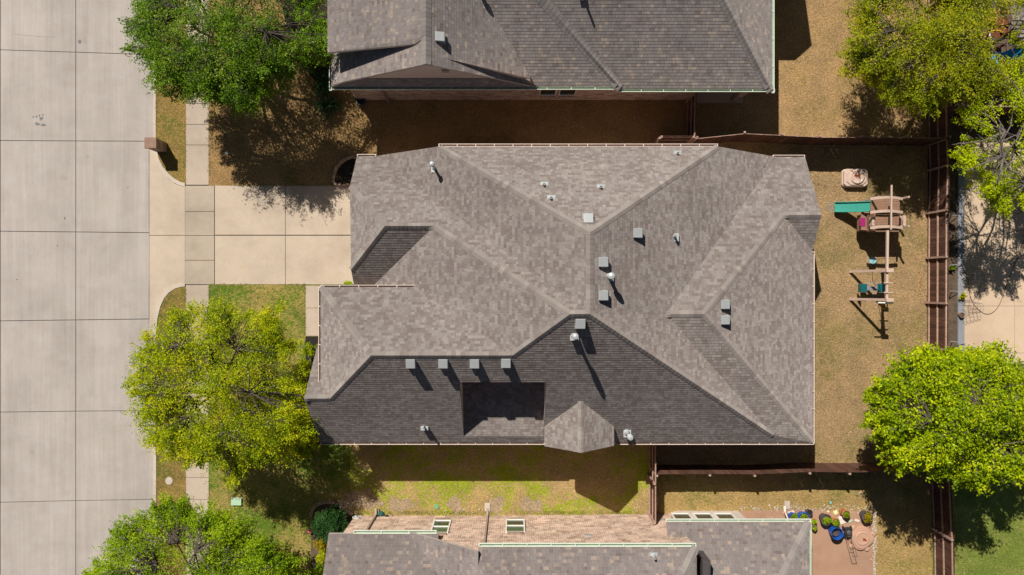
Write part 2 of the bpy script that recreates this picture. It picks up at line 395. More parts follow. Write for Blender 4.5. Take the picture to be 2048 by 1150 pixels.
# ------------------------------------------------------------------ the ground
def sheet(name, poly, z, m, lab=None):
    b = MB(); b.face([(p[0], p[1], z) for p in poly], [(p[0], p[1]) for p in poly])
    o = b.build(name, m); tag(o, lab, kind='structure'); return o
def pxpoly(pts, h=0): return [P(x, y, h) for x, y in pts]
def rect(x0, y0, x1, y1): return pxpoly([(x0, y1), (x1, y1), (x1, y0), (x0, y0)])
sheet('ground', [(-300, -300), (300, -300), (300, 300), (-300, 300)], -.2, 'far_grass')
def arc(cx, cy, rx, ry, a0, a1, n=14):
    return [(cx+rx*math.cos(R(a0+(a1-a0)*i/n)), cy+ry*math.sin(R(a0+(a1-a0)*i/n))) for i in range(n+1)]
# kerb curves beside the drive (pixel y grows downwards)
KN = [(307, -700), (307, 270)] + [(308, 300), (313, 322), (321, 339), (333, 354), (347, 365), (360, 371), (370, 373)]
KN2 = [(312, -700), (312, 270)] + [(313.5, 299), (318, 318), (326, 334), (338, 348), (350, 358), (361, 364), (370, 366)]
KS = [(370, 567), (360, 567.5), (346, 571), (332, 580), (321, 594), (314, 612), (309, 636), (307, 665), (307, 1900)]
KS2 = [(370, 573), (362, 573.5), (350, 577), (338, 585), (328, 597), (320.5, 614), (315, 638), (312.5, 667), (312.5, 1900)]
sheet('lawn', pxpoly([(x, y) for x, y in KN2] + [(372, 371), (372, -700)][::1]), 0, 'lawn_verge')
sheet('lawn', pxpoly([(x, y) for x, y in KS2] + [(372, 1900), (372, 573)]), 0, 'lawn_verge')
sheet('lawn', rect(417.5, -900, 1387, 371.5), 0, 'lawn_north')
sheet('lawn', rect(1387, -900, 1856, 287), 0, 'lawn_north_back')
sheet('lawn', rect(1299, 287, 1858, 927), 0, 'lawn_back')
sheet('lawn', rect(417.5, 568.5, 700, 1900), 0, 'lawn_front_s')
sheet('lawn', rect(700, 568.5, 1299, 1900), 0, 'lawn_side_s')
sheet('lawn', rect(1299, 927, 1864, 1900), 0, 'lawn_south_back')
sheet('lawn', rect(1864, 700, 3600, 1900), 0, 'lawn_east')
sheet('ground', rect(1856, -900, 3600, 700), 0, 'soil')
def kerb(a, b):
    mb = MB(); n = len(a)
    for i in range(n-1):
        p0, p1, q0, q1 = P(*a[i]), P(*a[i+1]), P(*b[i]), P(*b[i+1])
        for p in (p0, p1, q0, q1): p.z = .022
        L = (p1-p0).length
        mb.face([p0, p1, q1, q0])
        mb.face([p0, Vector((p0.x, p0.y, -.13)), Vector((p1.x, p1.y, -.13)), p1])
        mb.face([q0, q1, Vector((q1.x, q1.y, -.03)), Vector((q0.x, q0.y, -.03))])
    return tag(mb.build('kerb', 'kerb'), kind='structure')
kerb(KN, KN2); kerb(KS, KS2)
far = [(-4, -700), (-4, 1900)]; far2 = [(-10, -700), (-10, 1900)]
sheet('lawn', rect(-700, -700, -10, 1900), 0, 'lawn_verge')
kerb(far, far2)

def slabs(name, quads, m, ztop, zb, gap=.012, under=True):
    """concrete cast in bays: every bay a slab with a tooled gap round it"""
    mb = MB()
    for q in quads:
        pts = pxpoly(q); c = sum(pts, Vector())/len(pts); out = []
        for p in pts:
            d = Vector((math.copysign(1, c.x-p.x), math.copysign(1, c.y-p.y), 0)); out.append(p+d*gap)
        mb.prism(out, zb, ztop)
    return tag(mb.build(name, m), kind='structure')
# street bays: rows of joints that run slightly askew
ys = [(-260, -258, -256), (-82, -80, -78), (98, 103, 108), (280, 281, 281.5), (462, 463.5, 465), (642, 640, 638), (825, 823, 822), (1006, 1002.5, 1000), (1185, 1183, 1180), (1366, 1364, 1360), (1546, 1545, 1543)]
sq = []
for a, b in zip(ys, ys[1:]):
    sq.append([(-6, b[0]), (149, b[1]), (149, a[1]), (-6, a[0])])
    sq.append([(149, b[1]), (307 if not (290 < a[1]+90 < 640) else 297, b[2]), (307 if not (290 < a[1]+90 < 640) else 297, a[2]), (149, a[1])])
slabs('road', sq, 'street', -.1, -.16, .016)
sheet('road_base', rect(-5, -700, 372, 1900), -.15, 'joint')
# apron with the flared sides
mb = MB()
for pts in ([(297, 281.5), (307, 281.5)] + KN[2:] + [(370, 470), (297, 470)], [(297, 471), (370, 471)] + KS[:-1] + [(297, 665)]):
    mb.face([Vector((P(x, y).x, P(x, y).y, -.092+.1*max(0, (x-300)/70))) for x, y in pts][::-1])
tag(mb.build('driveway_apron', 'drive'), kind='structure')
sheet('sidewalk_base', rect(369, 369, 760, 571), -.03, 'joint')
slabs('driveway', [[(429.5, 470), (571, 470), (571, 371), (429.5, 371)], [(571, 470), (735, 470), (735, 371), (571, 371)],
                   [(429.5, 569), (571, 569), (571, 471), (429.5, 471)], [(571, 569), (760, 569), (760, 471), (571, 471)]], 'drive', .012, -.04, .012)
slabs('sidewalk', [[(370, b), (429, b), (429, a), (370, a)] for a, b in ((371, 423), (423, 471), (471, 520.5), (520.5, 569))], 'walk_drive', .012, -.04, .012)
yy = [-440, -395, -352, -308, -265, -222, -180, -137, -95, -52, -9, 34, 77, 120, 163, 207, 249, 290, 370]
slabs('sidewalk', [[(371.5, b), (418, b), (418, a), (371.5, a)] for a, b in zip(yy, yy[1:])], 'walk', .012, -.04, .012)
yy = [569.5, 615, 658, 701, 744, 787, 830, 873, 912, 955, 999, 1042, 1085, 1128, 1171, 1214, 1257, 1300, 1400, 1500]
slabs('sidewalk', [[(371.5, b), (418, b), (418, a), (371.5, a)] for a, b in zip(yy, yy[1:])], 'walk', .012, -.04, .012)
sheet('sidewalk_base', rect(369, -700, 420, 371), -.03, 'joint'); sheet('sidewalk_base', rect(369, 569, 420, 1700), -.03, 'joint')
slabs('path', [[(611, b), (668, b), (668, a), (611, a)] for a, b in ((571, 616), (616, 672))], 'walk', .016, -.03, .012)
# planting beds
sheet('planting_bed', pxpoly([(611, 870), (652, 870), (652, 673), (611, 673)]), .006, 'mulch')
sheet('planting_bed', pxpoly([(712, 368), (712, 318), (705, 317), (694, 322), (683, 330), (675, 342), (671, 356), (670, 368)]), .008, 'mulch')
sheet('planting_bed', pxpoly([(560, 0), (700, 0), (700, 160), (640, 170), (600, 130), (575, 60)]), .004, 'mulch')
sheet('planting_bed', pxpoly([(622, 1200), (700, 1200), (735, 1060), (710, 1028), (690, 1012), (664, 1004), (640, 1008), (627, 1026), (622, 1060)]), .006, 'soil')
# bare earth in the south side yard and the patio
def blob(cx, cy, rx, ry, n=26, j=.2, seed=1):
    rr = random.Random(seed); ph = [rr.uniform(0, 6.28) for _ in range(4)]
    def q(t): return 1+j*(.5*math.sin(2*t+ph[0])+.45*math.sin(3*t+ph[1])+.35*math.sin(5*t+ph[2])+.25*math.sin(9*t+ph[3]))
    return [(cx+rx*math.cos(2*math.pi*i/n)*q(2*math.pi*i/n), cy-ry*math.sin(2*math.pi*i/n)*q(2*math.pi*i/n)) for i in range(n)]
M['bare'] = lawn_mat('bare_patch', (.37, .275, .18), (.22, .20, .04), .58, .72, seed=20, soil_amt=.08)
for i, b_ in enumerate(((720, 1000, 36, 22), (800, 1010, 22, 17), (910, 1010, 16, 16), (992, 1010, 18, 15), (1062, 1012, 20, 18))):
    sheet('bare_ground', pxpoly(blob(*b_, n=60, j=.33, seed=i+3)), .004, 'bare')
sheet('bare_ground', pxpoly([(1590, 1600), (1748, 1600), (1747, 1023), (1590, 1018), (1480, 1022), (1480, 1060), (1590, 1060)]), .005, 'dirt')
slabs('patio', [[(1926+a, 0+d), (1926+b, d), (1926+b, c), (1926+a, c)] for a, b in ((0, 103), (103, 290), (290, 470), (470, 660)) for c, d in ((280, 372), (372, 512), (512, 612), (612, 706), (706, 728))], 'patio', .012, -.03, .008)
sheet('patio_base', rect(1924, 278, 2590, 731), .002, 'joint')
sheet('planting_bed', rect(1866, 292, 1914, 740), .004, 'soil')
M['oil'] = concrete_mat('oil_darkened_concrete', (.40, .36, .33), streak_dir='y', stain=.3)
for i, b_ in enumerate(((166, 80, 4, 9), (124, 355, 6, 5), (171, 312, 4, 4), (262, 700, 5, 8), (60, 905, 6, 4))):
    sheet('road_stain', pxpoly(blob(*b_, n=30, j=.3, seed=i+80)), -.097, 'oil')
for i, b_ in enumerate(((1750, 578, 17, 20), (1742, 520, 10, 10), (1660, 414, 9, 12))):
    sheet('bare_ground', pxpoly(blob(*b_, n=40, j=.3, seed=i+90)), .004, 'bare')
mb = MB(); mb.prism(pxpoly([(1914, 735), (1926.5, 735), (1926.5, 318), (1914, 318)]), 0, .10)
ed = mb.build('stone_edging', 'edging'); tag(ed, 'long straight blue-grey concrete edging strip between rear fence and patio', 'edging')

# stains on the road, lids in the grass
mb = MB()
for i, (x, y, a, b_) in enumerate(((72, 247, 5, 3), (84, 249, 4.5, 3), (80, 236, 4, 3.4), (70, 232, 2.5, 1.6), (76, 230, 1.8, 2), (83, 229, 2, 1.6), (64, 233, 1.6, 1.8), (127, 436, 1.5, 3), (31, 559, 2, 1.2), (157, 82, 3, 5), (112, 491, 1, 2), (253, 374, 2.2, .8))):
    mb.face([(p.x, p.y, -.096) for p in pxpoly(blob(x, y, a, b_, 12, .3, i+50))])
def crack(pts, wd, seed):
    rr = random.Random(seed)
    for q0, q1 in zip(pts, pts[1:]):
        a_, b_ = P(*q0), P(*q1); n = 6
        for k in range(n):
            p_, q_ = a_.lerp(b_, k/n), a_.lerp(b_, (k+1)/n); o_ = Vector((-(q_-p_).y, (q_-p_).x, 0)).normalized()*wd*rr.uniform(.3, 1)
            mb.face([(v_.x, v_.y, -.096) for v_ in (p_-o_, q_-o_, q_+o_, p_+o_)])
crack([(22, 66), (50, 69.5), (80, 72), (108, 72.5)], .007, 1); crack([(296, 300), (295.5, 380), (296, 470)], .012, 2); crack([(296, 560), (295.5, 660)], .012, 3)
tag(mb.build('road_stain', 'tyre_mark'), kind='structure')

# ------------------------------------------------------------------ roofs and houses
DIRS = {'N': (0, 1), 'S': (0, -1), 'E': (1, 0), 'W': (-1, 0)}
def clip(poly, fn):
    out = []
    for i, p in enumerate(poly):
        q = poly[(i+1) % len(poly)]; a, b = fn(p), fn(q)
        if a >= 0: out.append(p)
        if (a >= 0) != (b >= 0):
            t = a/(a-b); out.append(p+(q-p)*t)
    return out
class Roof:
    def __init__(s): s.faces = []; s.tris = []; s.edges = {}
    def add(s, pts, d, holes=()):
        pts = [Vector(p) for p in pts]; loops = [pts]+[[Vector(q) for q in h] for h in holes]
        allp = [p for l_ in loops for p in l_]
        tess = geometry.tessellate_polygon([[Vector((p.x, p.y, 0)) for p in l_] for l_ in loops])
        tris = [[allp[i] for i in t] for t in tess]
        A = np.array([[p.x, p.y, 1] for p in allp]); zz = np.array([p.z for p in allp]); c, *_ = np.linalg.lstsq(A, zz, rcond=None)
        dx, dy = DIRS[d]; slope = abs(c[0]*dx+c[1]*dy)
        s.faces.append((tris, d, slope)); s.tris += tris
        for l_ in loops:
            for i in range(len(l_)):
                a, b = l_[i], l_[(i+1) % len(l_)]
                k = tuple(sorted([tuple(round(v, 2) for v in a), tuple(round(v, 2) for v in b)]))
                s.edges.setdefault(k, []).append((a, b))
    def z(s, x, y, default=None):
        best = default
        for a, b, c in s.tris:
            d = (b.y-c.y)*(a.x-c.x)+(c.x-b.x)*(a.y-c.y)
            if abs(d) < 1e-9: continue
            l1 = ((b.y-c.y)*(x-c.x)+(c.x-b.x)*(y-c.y))/d; l2 = ((c.y-a.y)*(x-c.x)+(a.x-c.x)*(y-c.y))/d; l3 = 1-l1-l2
            if min(l1, l2, l3) > -1e-4:
                zz = l1*a.z+l2*b.z+l3*c.z
                if best is None or zz > best: best = zz
        return best
    def build(s, mat, parent, lift=.009, thick=.16, trim='trim'):
        mb = MB()
        for fi, (tris, d, slope) in enumerate(s.faces):
            dx, dy = DIRS[d]; cs = 1/math.sqrt(1+slope*slope); ex = .14*cs; fo = fi*5.37
            C = lambda p: p.x*dx+p.y*dy
            for tri in tris:
                nrm = (tri[1]-tri[0]).cross(tri[2]-tri[0])
                if nrm.length < 1e-7: continue
                if nrm.z < 0: tri = tri[::-1]
                lo = min(C(p) for p in tri); hi = max(C(p) for p in tri)
                for k in range(math.floor(lo/ex), math.ceil(hi/ex)):
                    c0, c1 = k*ex, (k+1)*ex
                    pl = clip(tri, lambda p: C(p)-c0)
                    if len(pl) >= 3: pl = clip(pl, lambda p: c1-C(p))
                    if len(pl) < 3: continue
                    up = [Vector((p.x, p.y, p.z+lift*min(1, max(0, (C(p)-c0)/ex)))) for p in pl]
                    uv = [(p.x*dy-p.y*dx+fo, C(p)/cs - .0005*(1 if C(p) > c1-1e-5 else -1)) for p in pl]
                    mb.face(up, uv)
                    for i in range(len(pl)):
                        j = (i+1) % len(pl)
                        if abs(C(pl[i])-c1) < 1e-5 and abs(C(pl[j])-c1) < 1e-5:
                            mb.face([up[j], up[i], pl[i], pl[j]], [uv[j], uv[i], uv[i], uv[j]])
        ro = mb.build('roof', mat, parent)
        dk = MB()
        for tris, d, sl in s.faces:
            for a, b, c in tris:
                if (b-a).cross(c-a).z > 0: b, c = c, b
                dk.face([p-Vector((0, 0, thick)) for p in (a, b, c)])
        for k, e in s.edges.items():
            if len(e) == 1:
                a, b = e[0]; o = Vector((0, 0, thick)); e3 = Vector((0, 0, -.002))
                dk.face([a+e3, b+e3, b-o, a-o])
        dk.build('soffit', trim, ro)
        return ro
def caps(roof, ro, lines, mat='cap', half=.15, step=.19, lift=.012):
    for p, q in lines:
        mb = MB()
        p, q = Vector(p), Vector(q); d = Vector((q.x-p.x, q.y-p.y, 0)); L = d.length; d /= L; nrm = Vector((-d.y, d.x, 0)); n = int(L/step)
        for i in range(n+1):
            t0, t1 = i*step, min(L, (i+1)*step+.09)
            if t1-t0 < .03: continue
            rows = []
            for t, lf in ((t0, lift+.016), (t1, lift+.006)):
                row = []
                for k, drop in ((-1, 0), (-.55, .003), (0, .014), (.55, .003), (1, 0)):
                    x = p.x+d.x*t+nrm.x*half*k; y = p.y+d.y*t+nrm.y*half*k; zl = p.z+(q.z-p.z)*t/L
                    zr = roof.z(x, y)
                    if zr is None or zr < zl-.5: zr = zl-half*abs(k)*.6
                    if k == 0: zr = zl
                    row.append(Vector((x, y, zr+lf*(1 if abs(k) < .9 else .6)+drop)))
                rows.append(row)
            b = len(mb.v); vs = rows[0]+rows[1]+[v-Vector((0, 0, .02)) for v in rows[0]]
            mb.addv(vs, [(k, k+1, k+6, k+5) for k in range(4)]+[(k+1, k, k+10, k+11) for k in range(4)])
        mb.build('ridge_cap', mat, ro)
def gutter(p, q, out, parent, mats=('gutter', 'gutter_in'), wd=.125, hang=.78, name='gutter', ht=.1):
    """open trough with strap hangers; out = horizontal direction away from the house"""
    p, q, o = Vector(p), Vector(q), Vector(out); mb = MB(); dz = Vector((0, 0, 1)); d = (q-p).normalized()
    def strip(o0, o1, z0, z1, m=0):
        a0, a1 = p+o*o0, q+o*o0; b0, b1 = p+o*o1, q+o*o1
        vs = [a0+dz*z0, b0+dz*z0, b1+dz*z0, a1+dz*z0, a0+dz*z1, b0+dz*z1, b1+dz*z1, a1+dz*z1]
        mb.addv(vs, [(0, 1, 2, 3), (4, 5, 6, 7), (0, 1, 5, 4), (1, 2, 6, 5), (2, 3, 7, 6), (3, 0, 4, 7)], m)
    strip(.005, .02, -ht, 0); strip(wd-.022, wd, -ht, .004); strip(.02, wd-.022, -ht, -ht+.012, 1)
    L = (q-p).length; n = max(1, int(L/hang)); xs = [L*i/n for i in range(n+1)]
    xs[0] = .02; xs[-1] = L-.02
    for x in xs:
        c = p+d*x+o*(wd/2)
        mb.beam(c-o*wd/2+dz*.003, c+o*(wd/2)+dz*.003, .03, .006)
    for e in (p+d*.008, q-d*.008):
        c = e+o*wd/2-dz*ht/2; mb.beam(c-o*wd/2, c+o*wd/2, .012, ht)
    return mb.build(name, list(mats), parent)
def wall(pts, roof, parent, mat, z0=-.1, step=.3, under=.17, name='wall', ztop=None, thick=None):
    mb = MB(); Lc = 0
    for a, b in zip(pts, pts[1:]):
        a, b = Vector((a[0], a[1], 0)), Vector((b[0], b[1], 0)); L = (b-a).length; n = max(1, int(L/step))
        for i in range(n):
            p = a+(b-a)*(i/n); q = a+(b-a)*((i+1)/n)
            zs = []
            for r_ in (p, q):
                z = roof.z(r_.x, r_.y) if ztop is None else ztop
                zs.append((z-under) if z is not None and ztop is None else (ztop if ztop is not None else 2.6))
            u0, u1 = Lc+L*i/n, Lc+L*(i+1)/n
            mb.face([(p.x, p.y, z0), (q.x, q.y, z0), (q.x, q.y, zs[1]), (p.x, p.y, zs[0])], [(u0, z0), (u1, z0), (u1, zs[1]), (u0, zs[0])])
        Lc += L
    return mb.build(name, mat, parent)
def box_vent(ro, roof, px, py, dirn, h=None, size=.37):
    """square roof vent standing on the slope"""
    z = h
    for _ in range(6):
        p = P(px, py, z if z is not None else 5); z = roof.z(p.x, p.y, 5)+.17
    p = P(px, py, z); dx, dy = DIRS[dirn]
    z0 = roof.z(p.x, p.y, 5)
    slope = (roof.z(p.x-dx*.2, p.y-dy*.2, z0)-roof.z(p.x+dx*.2, p.y+dy*.2, z0))/.4
    mb = MB(); s_ = size/2; vs = []
    for k, hh, tilt in ((1.12, -.02, 1), (1.12, .02, 1), (.86, .03, 1), (.80, .11, .75), (1.04, .10, .62), (1.04, .19, .55), (.97, .205, .5)):
        for a, b in ((-1, -1), (1, -1), (1, 1), (-1, 1)):
            x, y = p.x+a*s_*k, p.y+b*s_*k
            vs.append((x, y, z0+hh-slope*tilt*((x-p.x)*dx+(y-p.y)*dy)))
    fs = []
    for r_ in range(6):
        for k in range(4): fs.append((r_*4+k, r_*4+(k+1) % 4, r_*4+4+(k+1) % 4, r_*4+4+k))
    fs.append((24, 25, 26, 27)); mb.addv(vs, fs)
    return mb.build('roof_vent', 'vent_cap', ro, bevel=.012)
def pipe_vent(ro, roof, px, py, height, r=.06, cap=True, base=True):
    """px, py is where its top is seen"""
    z = 5
    for _ in range(8):
        p = P(px, py, z); z = roof.z(p.x, p.y, 4)+height
    p = P(px, py, z); z0 = z-height
    mb = MB()
    mb.lathe((p.x, p.y, z0), [(r*2.2, -.04), (r*1.9, .02), (r*1.4, .07), (r*1.05, .16), (r, .2)], 14)
    if base: mb.box((p.x+.02, p.y-.03, z0-.005), (.34, .34, .02))
    mb.tube([(p.x, p.y, z0-.1), (p.x, p.y, z)], r, 14)
    if cap:
        mb.lathe((p.x, p.y, z), [(r*1.1, -.16), (r*1.8, -.13), (r*1.85, -.05), (r*1.3, -.02), (r*1.3, .02), (r*1.75, .03), (r*1.5, .07), (0.001, .1)], 16)
    else:
        mb.lathe((p.x, p.y, z), [(r, 0), (r*.7, .0), (r*.7, -.05)], 12)
    return mb.build('vent_pipe', 'vent_pipe', ro, smooth=False)

# ---- the main house
house = empty('brick_house', P(1120, 600), 'large single house in the centre with taupe shingle hip roof and many roof vents', 'house')
rf = Roof()
a = P(714, 312, 2.46); b = P(752, 312, 2.46); c = P(877, 293, 4.65); d = P(1436, 293, 4.65)
e = P(1553, 314, 2.36); f = P(1610, 314, 2.5); g = P(1643, 430, 4.19); h_ = P(1625, 502, 3.2); i_ = P(1625, 885, 3.2)
Pk = P(1180, 465, 9.0); Q = P(1180, 628, 9.0); Rr = P(1140, 628, 9.0)
T = P(868, 452, 5.65); U = P(770, 452, 5.65); v = P(700, 372, 3.93); w_ = P(702, 540, 3.93); x_ = P(708, 570, 3.3); gb = P(748, 570, 3.3)
A1 = P(1332, 628, 6.66); A2 = P(1408, 628, 6.66); A3 = P(1568, 430, 4.19)
L0 = P(641, 574, 4.93); L1 = P(832, 574, 4.93); Sx = P(1025, 711, 7.437); Lr = P(742, 711, 7.437)
G0 = P(660, 797, 5.495); G1 = P(608, 797, 5.495); LW0 = P(641, 765, 4.926); sw = P(640, 885, 3.2)
J = P(1545, 870, 3.5)
def S1z(y): return 3.2+(9.0-3.2)/(Q.y-sw.y)*(y-sw.y)
for q_ in (Sx, Lr, G0, G1, J): q_.z = S1z(q_.y)
rf.add([c, Pk, d], 'N')
rf.add([b, c, Pk, Q], 'W')
rf.add([v, a, b, Q, Rr, T, U], 'N')
rf.add([v, U, w_], 'W')
rf.add([U, T, gb, x_, w_], 'S')
rf.add([T, Rr, Sx, L1, gb], 'W')
rf.add([L0, L1, Sx, Lr], 'N')
rf.add([L0, Lr, G0, LW0], 'W')
gx = P(636, 685, 3.44)
rf.add([G1, G0, LW0, Vector((-8.1, LW0.y, 4.926)), Vector((-8.1, gx.y, 3.44)), gx], 'N')
y0, y1 = -4.0, -6.86
hole = [Vector((-2.22, y0, S1z(y0))), Vector((1.45, y0, S1z(y0))), Vector((1.45, y1, S1z(y1))), Vector((-2.22, y1, S1z(y1)))]
rf.add([G1, G0, Lr, Sx, Rr, Q, J, i_, sw], 'S', [hole])
rf.add([d, Pk, Q, J, A1, e], 'E')
rf.add([e, A1, A2, A3, g, f], 'N')
rf.add([A2, A3, h_, i_], 'E')
rf.add([A3, g, h_], 'S')
rf.add([A1, A2, i_, J], 'S')
ro = rf.build('shingle', house)
# small south gable over the bay
pd = P(1162, 802, 5.37); pd.z = S1z(pd.y); pe = Vector((P(1162, 905, pd.z).x, P(1162, 905, pd.z).y, pd.z))
wl = P(1089, 892, 4.05); wr = P(1228, 891, 4.05)
yv = sw.y+(4.05-3.2)/((9.0-3.2)/(Q.y-sw.y))
wl2 = Vector((wl.x, yv, 4.05)); wr2 = Vector((wr.x, yv, 4.05))
rg = Roof(); rg.add([pd, pe, wl, wl2], 'W'); rg.add([pe, pd, wr2, wr], 'E')
for t_ in rg.tris:
    for p_ in t_: p_.z += .03
for k in list(rg.edges): pass
rog = rg.build('shingle', house, thick=.2)
rog.name = 'bay_roof'
caps(rg, rog, [(pe+Vector((0, 0, .03)), pd+Vector((0, 0, .03)))], half=.14)
# sunken low-slope well cut into the south slope
z_in = 3.52+.34*(y0-y1)
rw = Roof(); rw.add([(-2.22, y0, z_in), (1.45, y0, z_in), (1.45, y1, S1z(y1)), (-2.22, y1, S1z(y1))], 'S')
row_ = rw.build('shingle', house, thick=.05); row_.name = 'sunken_roof'
mb = MB()
mb.face([(-2.22, y0, z_in), (1.45, y0, z_in), (1.45, y0, S1z(y0)-.01), (-2.22, y0, S1z(y0)-.01)])
for xx in (-2.22, 1.45): mb.face([(xx, y0, z_in), (xx, y1, S1z(y1)), (xx, y1, S1z(y1)-.01), (xx, y0, S1z(y0)-.01)])
mb.build('sunken_wall', 'siding', row_)
O3 = Vector((0, 0, 0))
caps(rf, ro, [(c+(Pk-c)*.01, Pk), (d, Pk), (Q, Pk), (Q, Rr), (T, Rr), (Sx, Rr), (Lr, Sx), (L0, Lr), (G0, Lr), (G1, G0), (T, U), (v, U), (w_, U), (J, Q), (A1, A2), (A3, A2), (A3, g), (i_, A2)])
for px, py, dn in ((1177, 436, 'N'), (1276, 466, 'E'), (1207, 524, 'E'), (1207, 591, 'E'), (1451, 609, 'E'), (1451, 640, 'E'), (1161, 648, 'S'), (821, 728, 'S'), (886, 728, 'S'), (949, 728, 'S'), (1012, 727, 'S')):
    box_vent(ro, rf, px, py, dn)
for px, py, hh, r_, cp in ((864, 328, .95, .06, True), (1223, 552, .75, .075, True), (1151, 673, .68, .07, True), (1088, 369, .16, .045, False), (1102, 396, .16, .045, False), (1202, 374, .16, .045, False), (1356, 306, .16, .045, False), (1352, 472, .3, .045, False), (846, 855, .32, .03, True)):
    pipe_vent(ro, rf, px, py, hh, r_, cp)
pipe_vent(ro, rf, 1261, 875, .95, .075, True)
# gutters
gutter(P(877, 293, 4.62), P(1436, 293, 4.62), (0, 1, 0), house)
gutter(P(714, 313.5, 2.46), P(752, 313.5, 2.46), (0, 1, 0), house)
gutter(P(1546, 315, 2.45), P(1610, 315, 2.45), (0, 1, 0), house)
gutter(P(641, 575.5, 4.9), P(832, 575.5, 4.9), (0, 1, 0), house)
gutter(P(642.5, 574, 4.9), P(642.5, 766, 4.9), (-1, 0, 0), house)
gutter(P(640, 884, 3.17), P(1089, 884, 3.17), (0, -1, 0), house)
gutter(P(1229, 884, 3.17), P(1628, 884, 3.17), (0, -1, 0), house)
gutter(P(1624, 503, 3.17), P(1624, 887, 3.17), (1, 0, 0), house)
# walls
wall([(-6.95, 5.85), (-6.95, .4), (-5.9, .4), (-5.9, -.3), (-8.1, -.3), (-8.1, -2.9), (-8.6, -2.9), (-8.6, -6.8), (13.6, -6.8), (13.6, 5.85), (-6.95, 5.85)], rf, house, 'brick', under=.17)
wall([(-8.1, -2.9), (-8.1, -4.4)], rf, house, 'brick', z0=3.0); wall([(-6.0, -.3), (-4.0, -.3)], rf, house, 'brick', z0=2.5)
wall([(1.75, -6.75), (1.75, -7.0), (4.35, -7.0), (4.35, -6.75)], rg, house, 'brick', under=.2)
mb = MB(); mb.box((-6.98, 3.0, 1.1), (.06, 4.6, 2.2))
for k in range(4): mb.box((-7.02, 3.0, .3+k*.54), (.03, 4.5, .46))
mb.build('garage_door', 'trim', house)

# ---- house to the north
hn = empty('brick_house', P(1090, 60), 'house at the top edge with mixed grey shingles and a siding gable', 'house')
rn = Roof()
eN = 9.27; zE = 3.5; sl = .62
hR = 3.5+sl*5.2
nw = P(663, 178, 3.5)
gp = P(852, 128, 7.5); gl = P(685, 164, 4.3); gr = P(1060, 171, 3.75)
# west slope of the cross gable and its continuation to the west gutter
rn.add([gp, Vector((gp.x, 14.5, 7.5)), Vector((-8.35, 14.5, 3.5)), Vector((-8.35, 9.27, 3.5)), gl], 'W')
# upper, higher west roof
u0 = P(655, 105, 5.0); u1 = P(830, 88, 7.16)
rn.add([u0, u1, Vector((gp.x-.01, u1.y+.15, 7.5)), Vector((gp.x-.01, 18.5, 7.5)), Vector((u0.x, 18.5, 5.0))], 'W')
# east slope of the cross gable, meeting the south slope in a valley
es = (7.5-gr.z)/(gr.x-gp.x)
def vx(y): return gp.x+(7.5-(3.5+.62*(y-9.27)))/es
ve = [Vector((vx(y_), y_, 3.5+.62*(y_-9.27))) for y_ in (9.27+(gr.z-3.5)/.62, 13.0, 14.6)]
rn.add([gp, gr]+ve+[Vector((gp.x, 14.6, 7.5))], 'E')
# pent strip at the foot of the gable wall
yp = P(852, 157, 4.25).y
rn.add([Vector((-8.35, 9.27, 3.5)), Vector((1.2, 9.27, 3.5)), Vector((.6, yp, 4.2)), Vector((-7.2, yp, 4.2))], 'S')
# the two long south slopes
p1 = P(1245, 181, 3.5); h0 = P(1075, -20, 6.0)
h0 = Vector((h0.x, h0.y, 3.5+.62*(h0.y-9.27)))
zt = 3.5+.62*(14.6-9.1)
rn.add([Vector((vx(9.27), 9.27, 3.5)), Vector((4.95, 9.27, 3.5)), h0, Vector((h0.x-1.2, 14.6, zt)), ve[2], ve[1], ve[0]], 'S')
ne = P(1545, 183, 3.5)
rd = Vector((7.3, 14.6, 3.45+.62*5.55))
rn.add([Vector((4.95, 9.18, 3.45)), Vector((ne.x, 9.18, 3.45)), rd, Vector((h0.x-1.2, 14.6, rd.z+.02)), Vector((h0.x, h0.y, h0.z+.03))], 'S')
rn.add([Vector((ne.x, 9.18, 3.45)), Vector((ne.x, 24, 3.45)), Vector((7.3, 19.5, rd.z)), rd], 'E')
rn.add([Vector((-3.3, 14.6, zt)), rd, Vector((7.3, 19.5, rd.z)), Vector((7.3, 24, 3.5)), Vector((-8.1, 24, 3.5)), Vector((-3.3, 18.5, 6.9))], 'N')
ron = rn.build('shingle_grey', hn, trim='soffit')
rne = Roof(); rne.add([Vector((6, 16.9, 5.5)), Vector((12.9, 16.9, 5.5)), Vector((12.9, 14.6, 3.6)), Vector((10, 14.6, 3.6))], 'S')
rne.add([Vector((12.9, 16.9, 5.5)), Vector((6, 16.9, 5.5)), Vector((10, 21.6, 3.6)), Vector((12.9, 21.6, 3.6))], 'N')
ren = rne.build('shingle_grey', hn, trim='soffit'); ren.name = 'gable_roof'
mb = MB(); mb.face([(12.8, 14.8, 3.6), (12.8, 21.2, 3.6), (12.8, 16.9, 5.4)]); mb.build('gable_wall', 'siding', hn)
caps(rn, ron, [(gp, Vector((gp.x, 14.6, 7.5))), (Vector((5.0, 9.2, 3.55)), h0), (h0, Vector((h0.x-1.2, 14.6, zt))), (Vector((ne.x-.05, 9.1, 3.47)), rd)], mat='cap_grey', half=.2)
box_vent(ron, rn, 880, 73, 'E')
pipe_vent(ron, rn, 951, -48, .7, .07, True); pipe_vent(ron, rn, 1168, -22, .6, .05, False)
gm_ = ('gutter_mint', 'gutter_mint_in')
gutter(Vector((-8.35, 9.29, 3.47)), Vector((4.95, 9.29, 3.47)), (0, -1, 0), hn, gm_, .14, 1.05)
gutter(Vector((4.95, 9.2, 3.42)), Vector((ne.x+.14, 9.2, 3.42)), (0, -1, 0), hn, gm_, .14, .95)
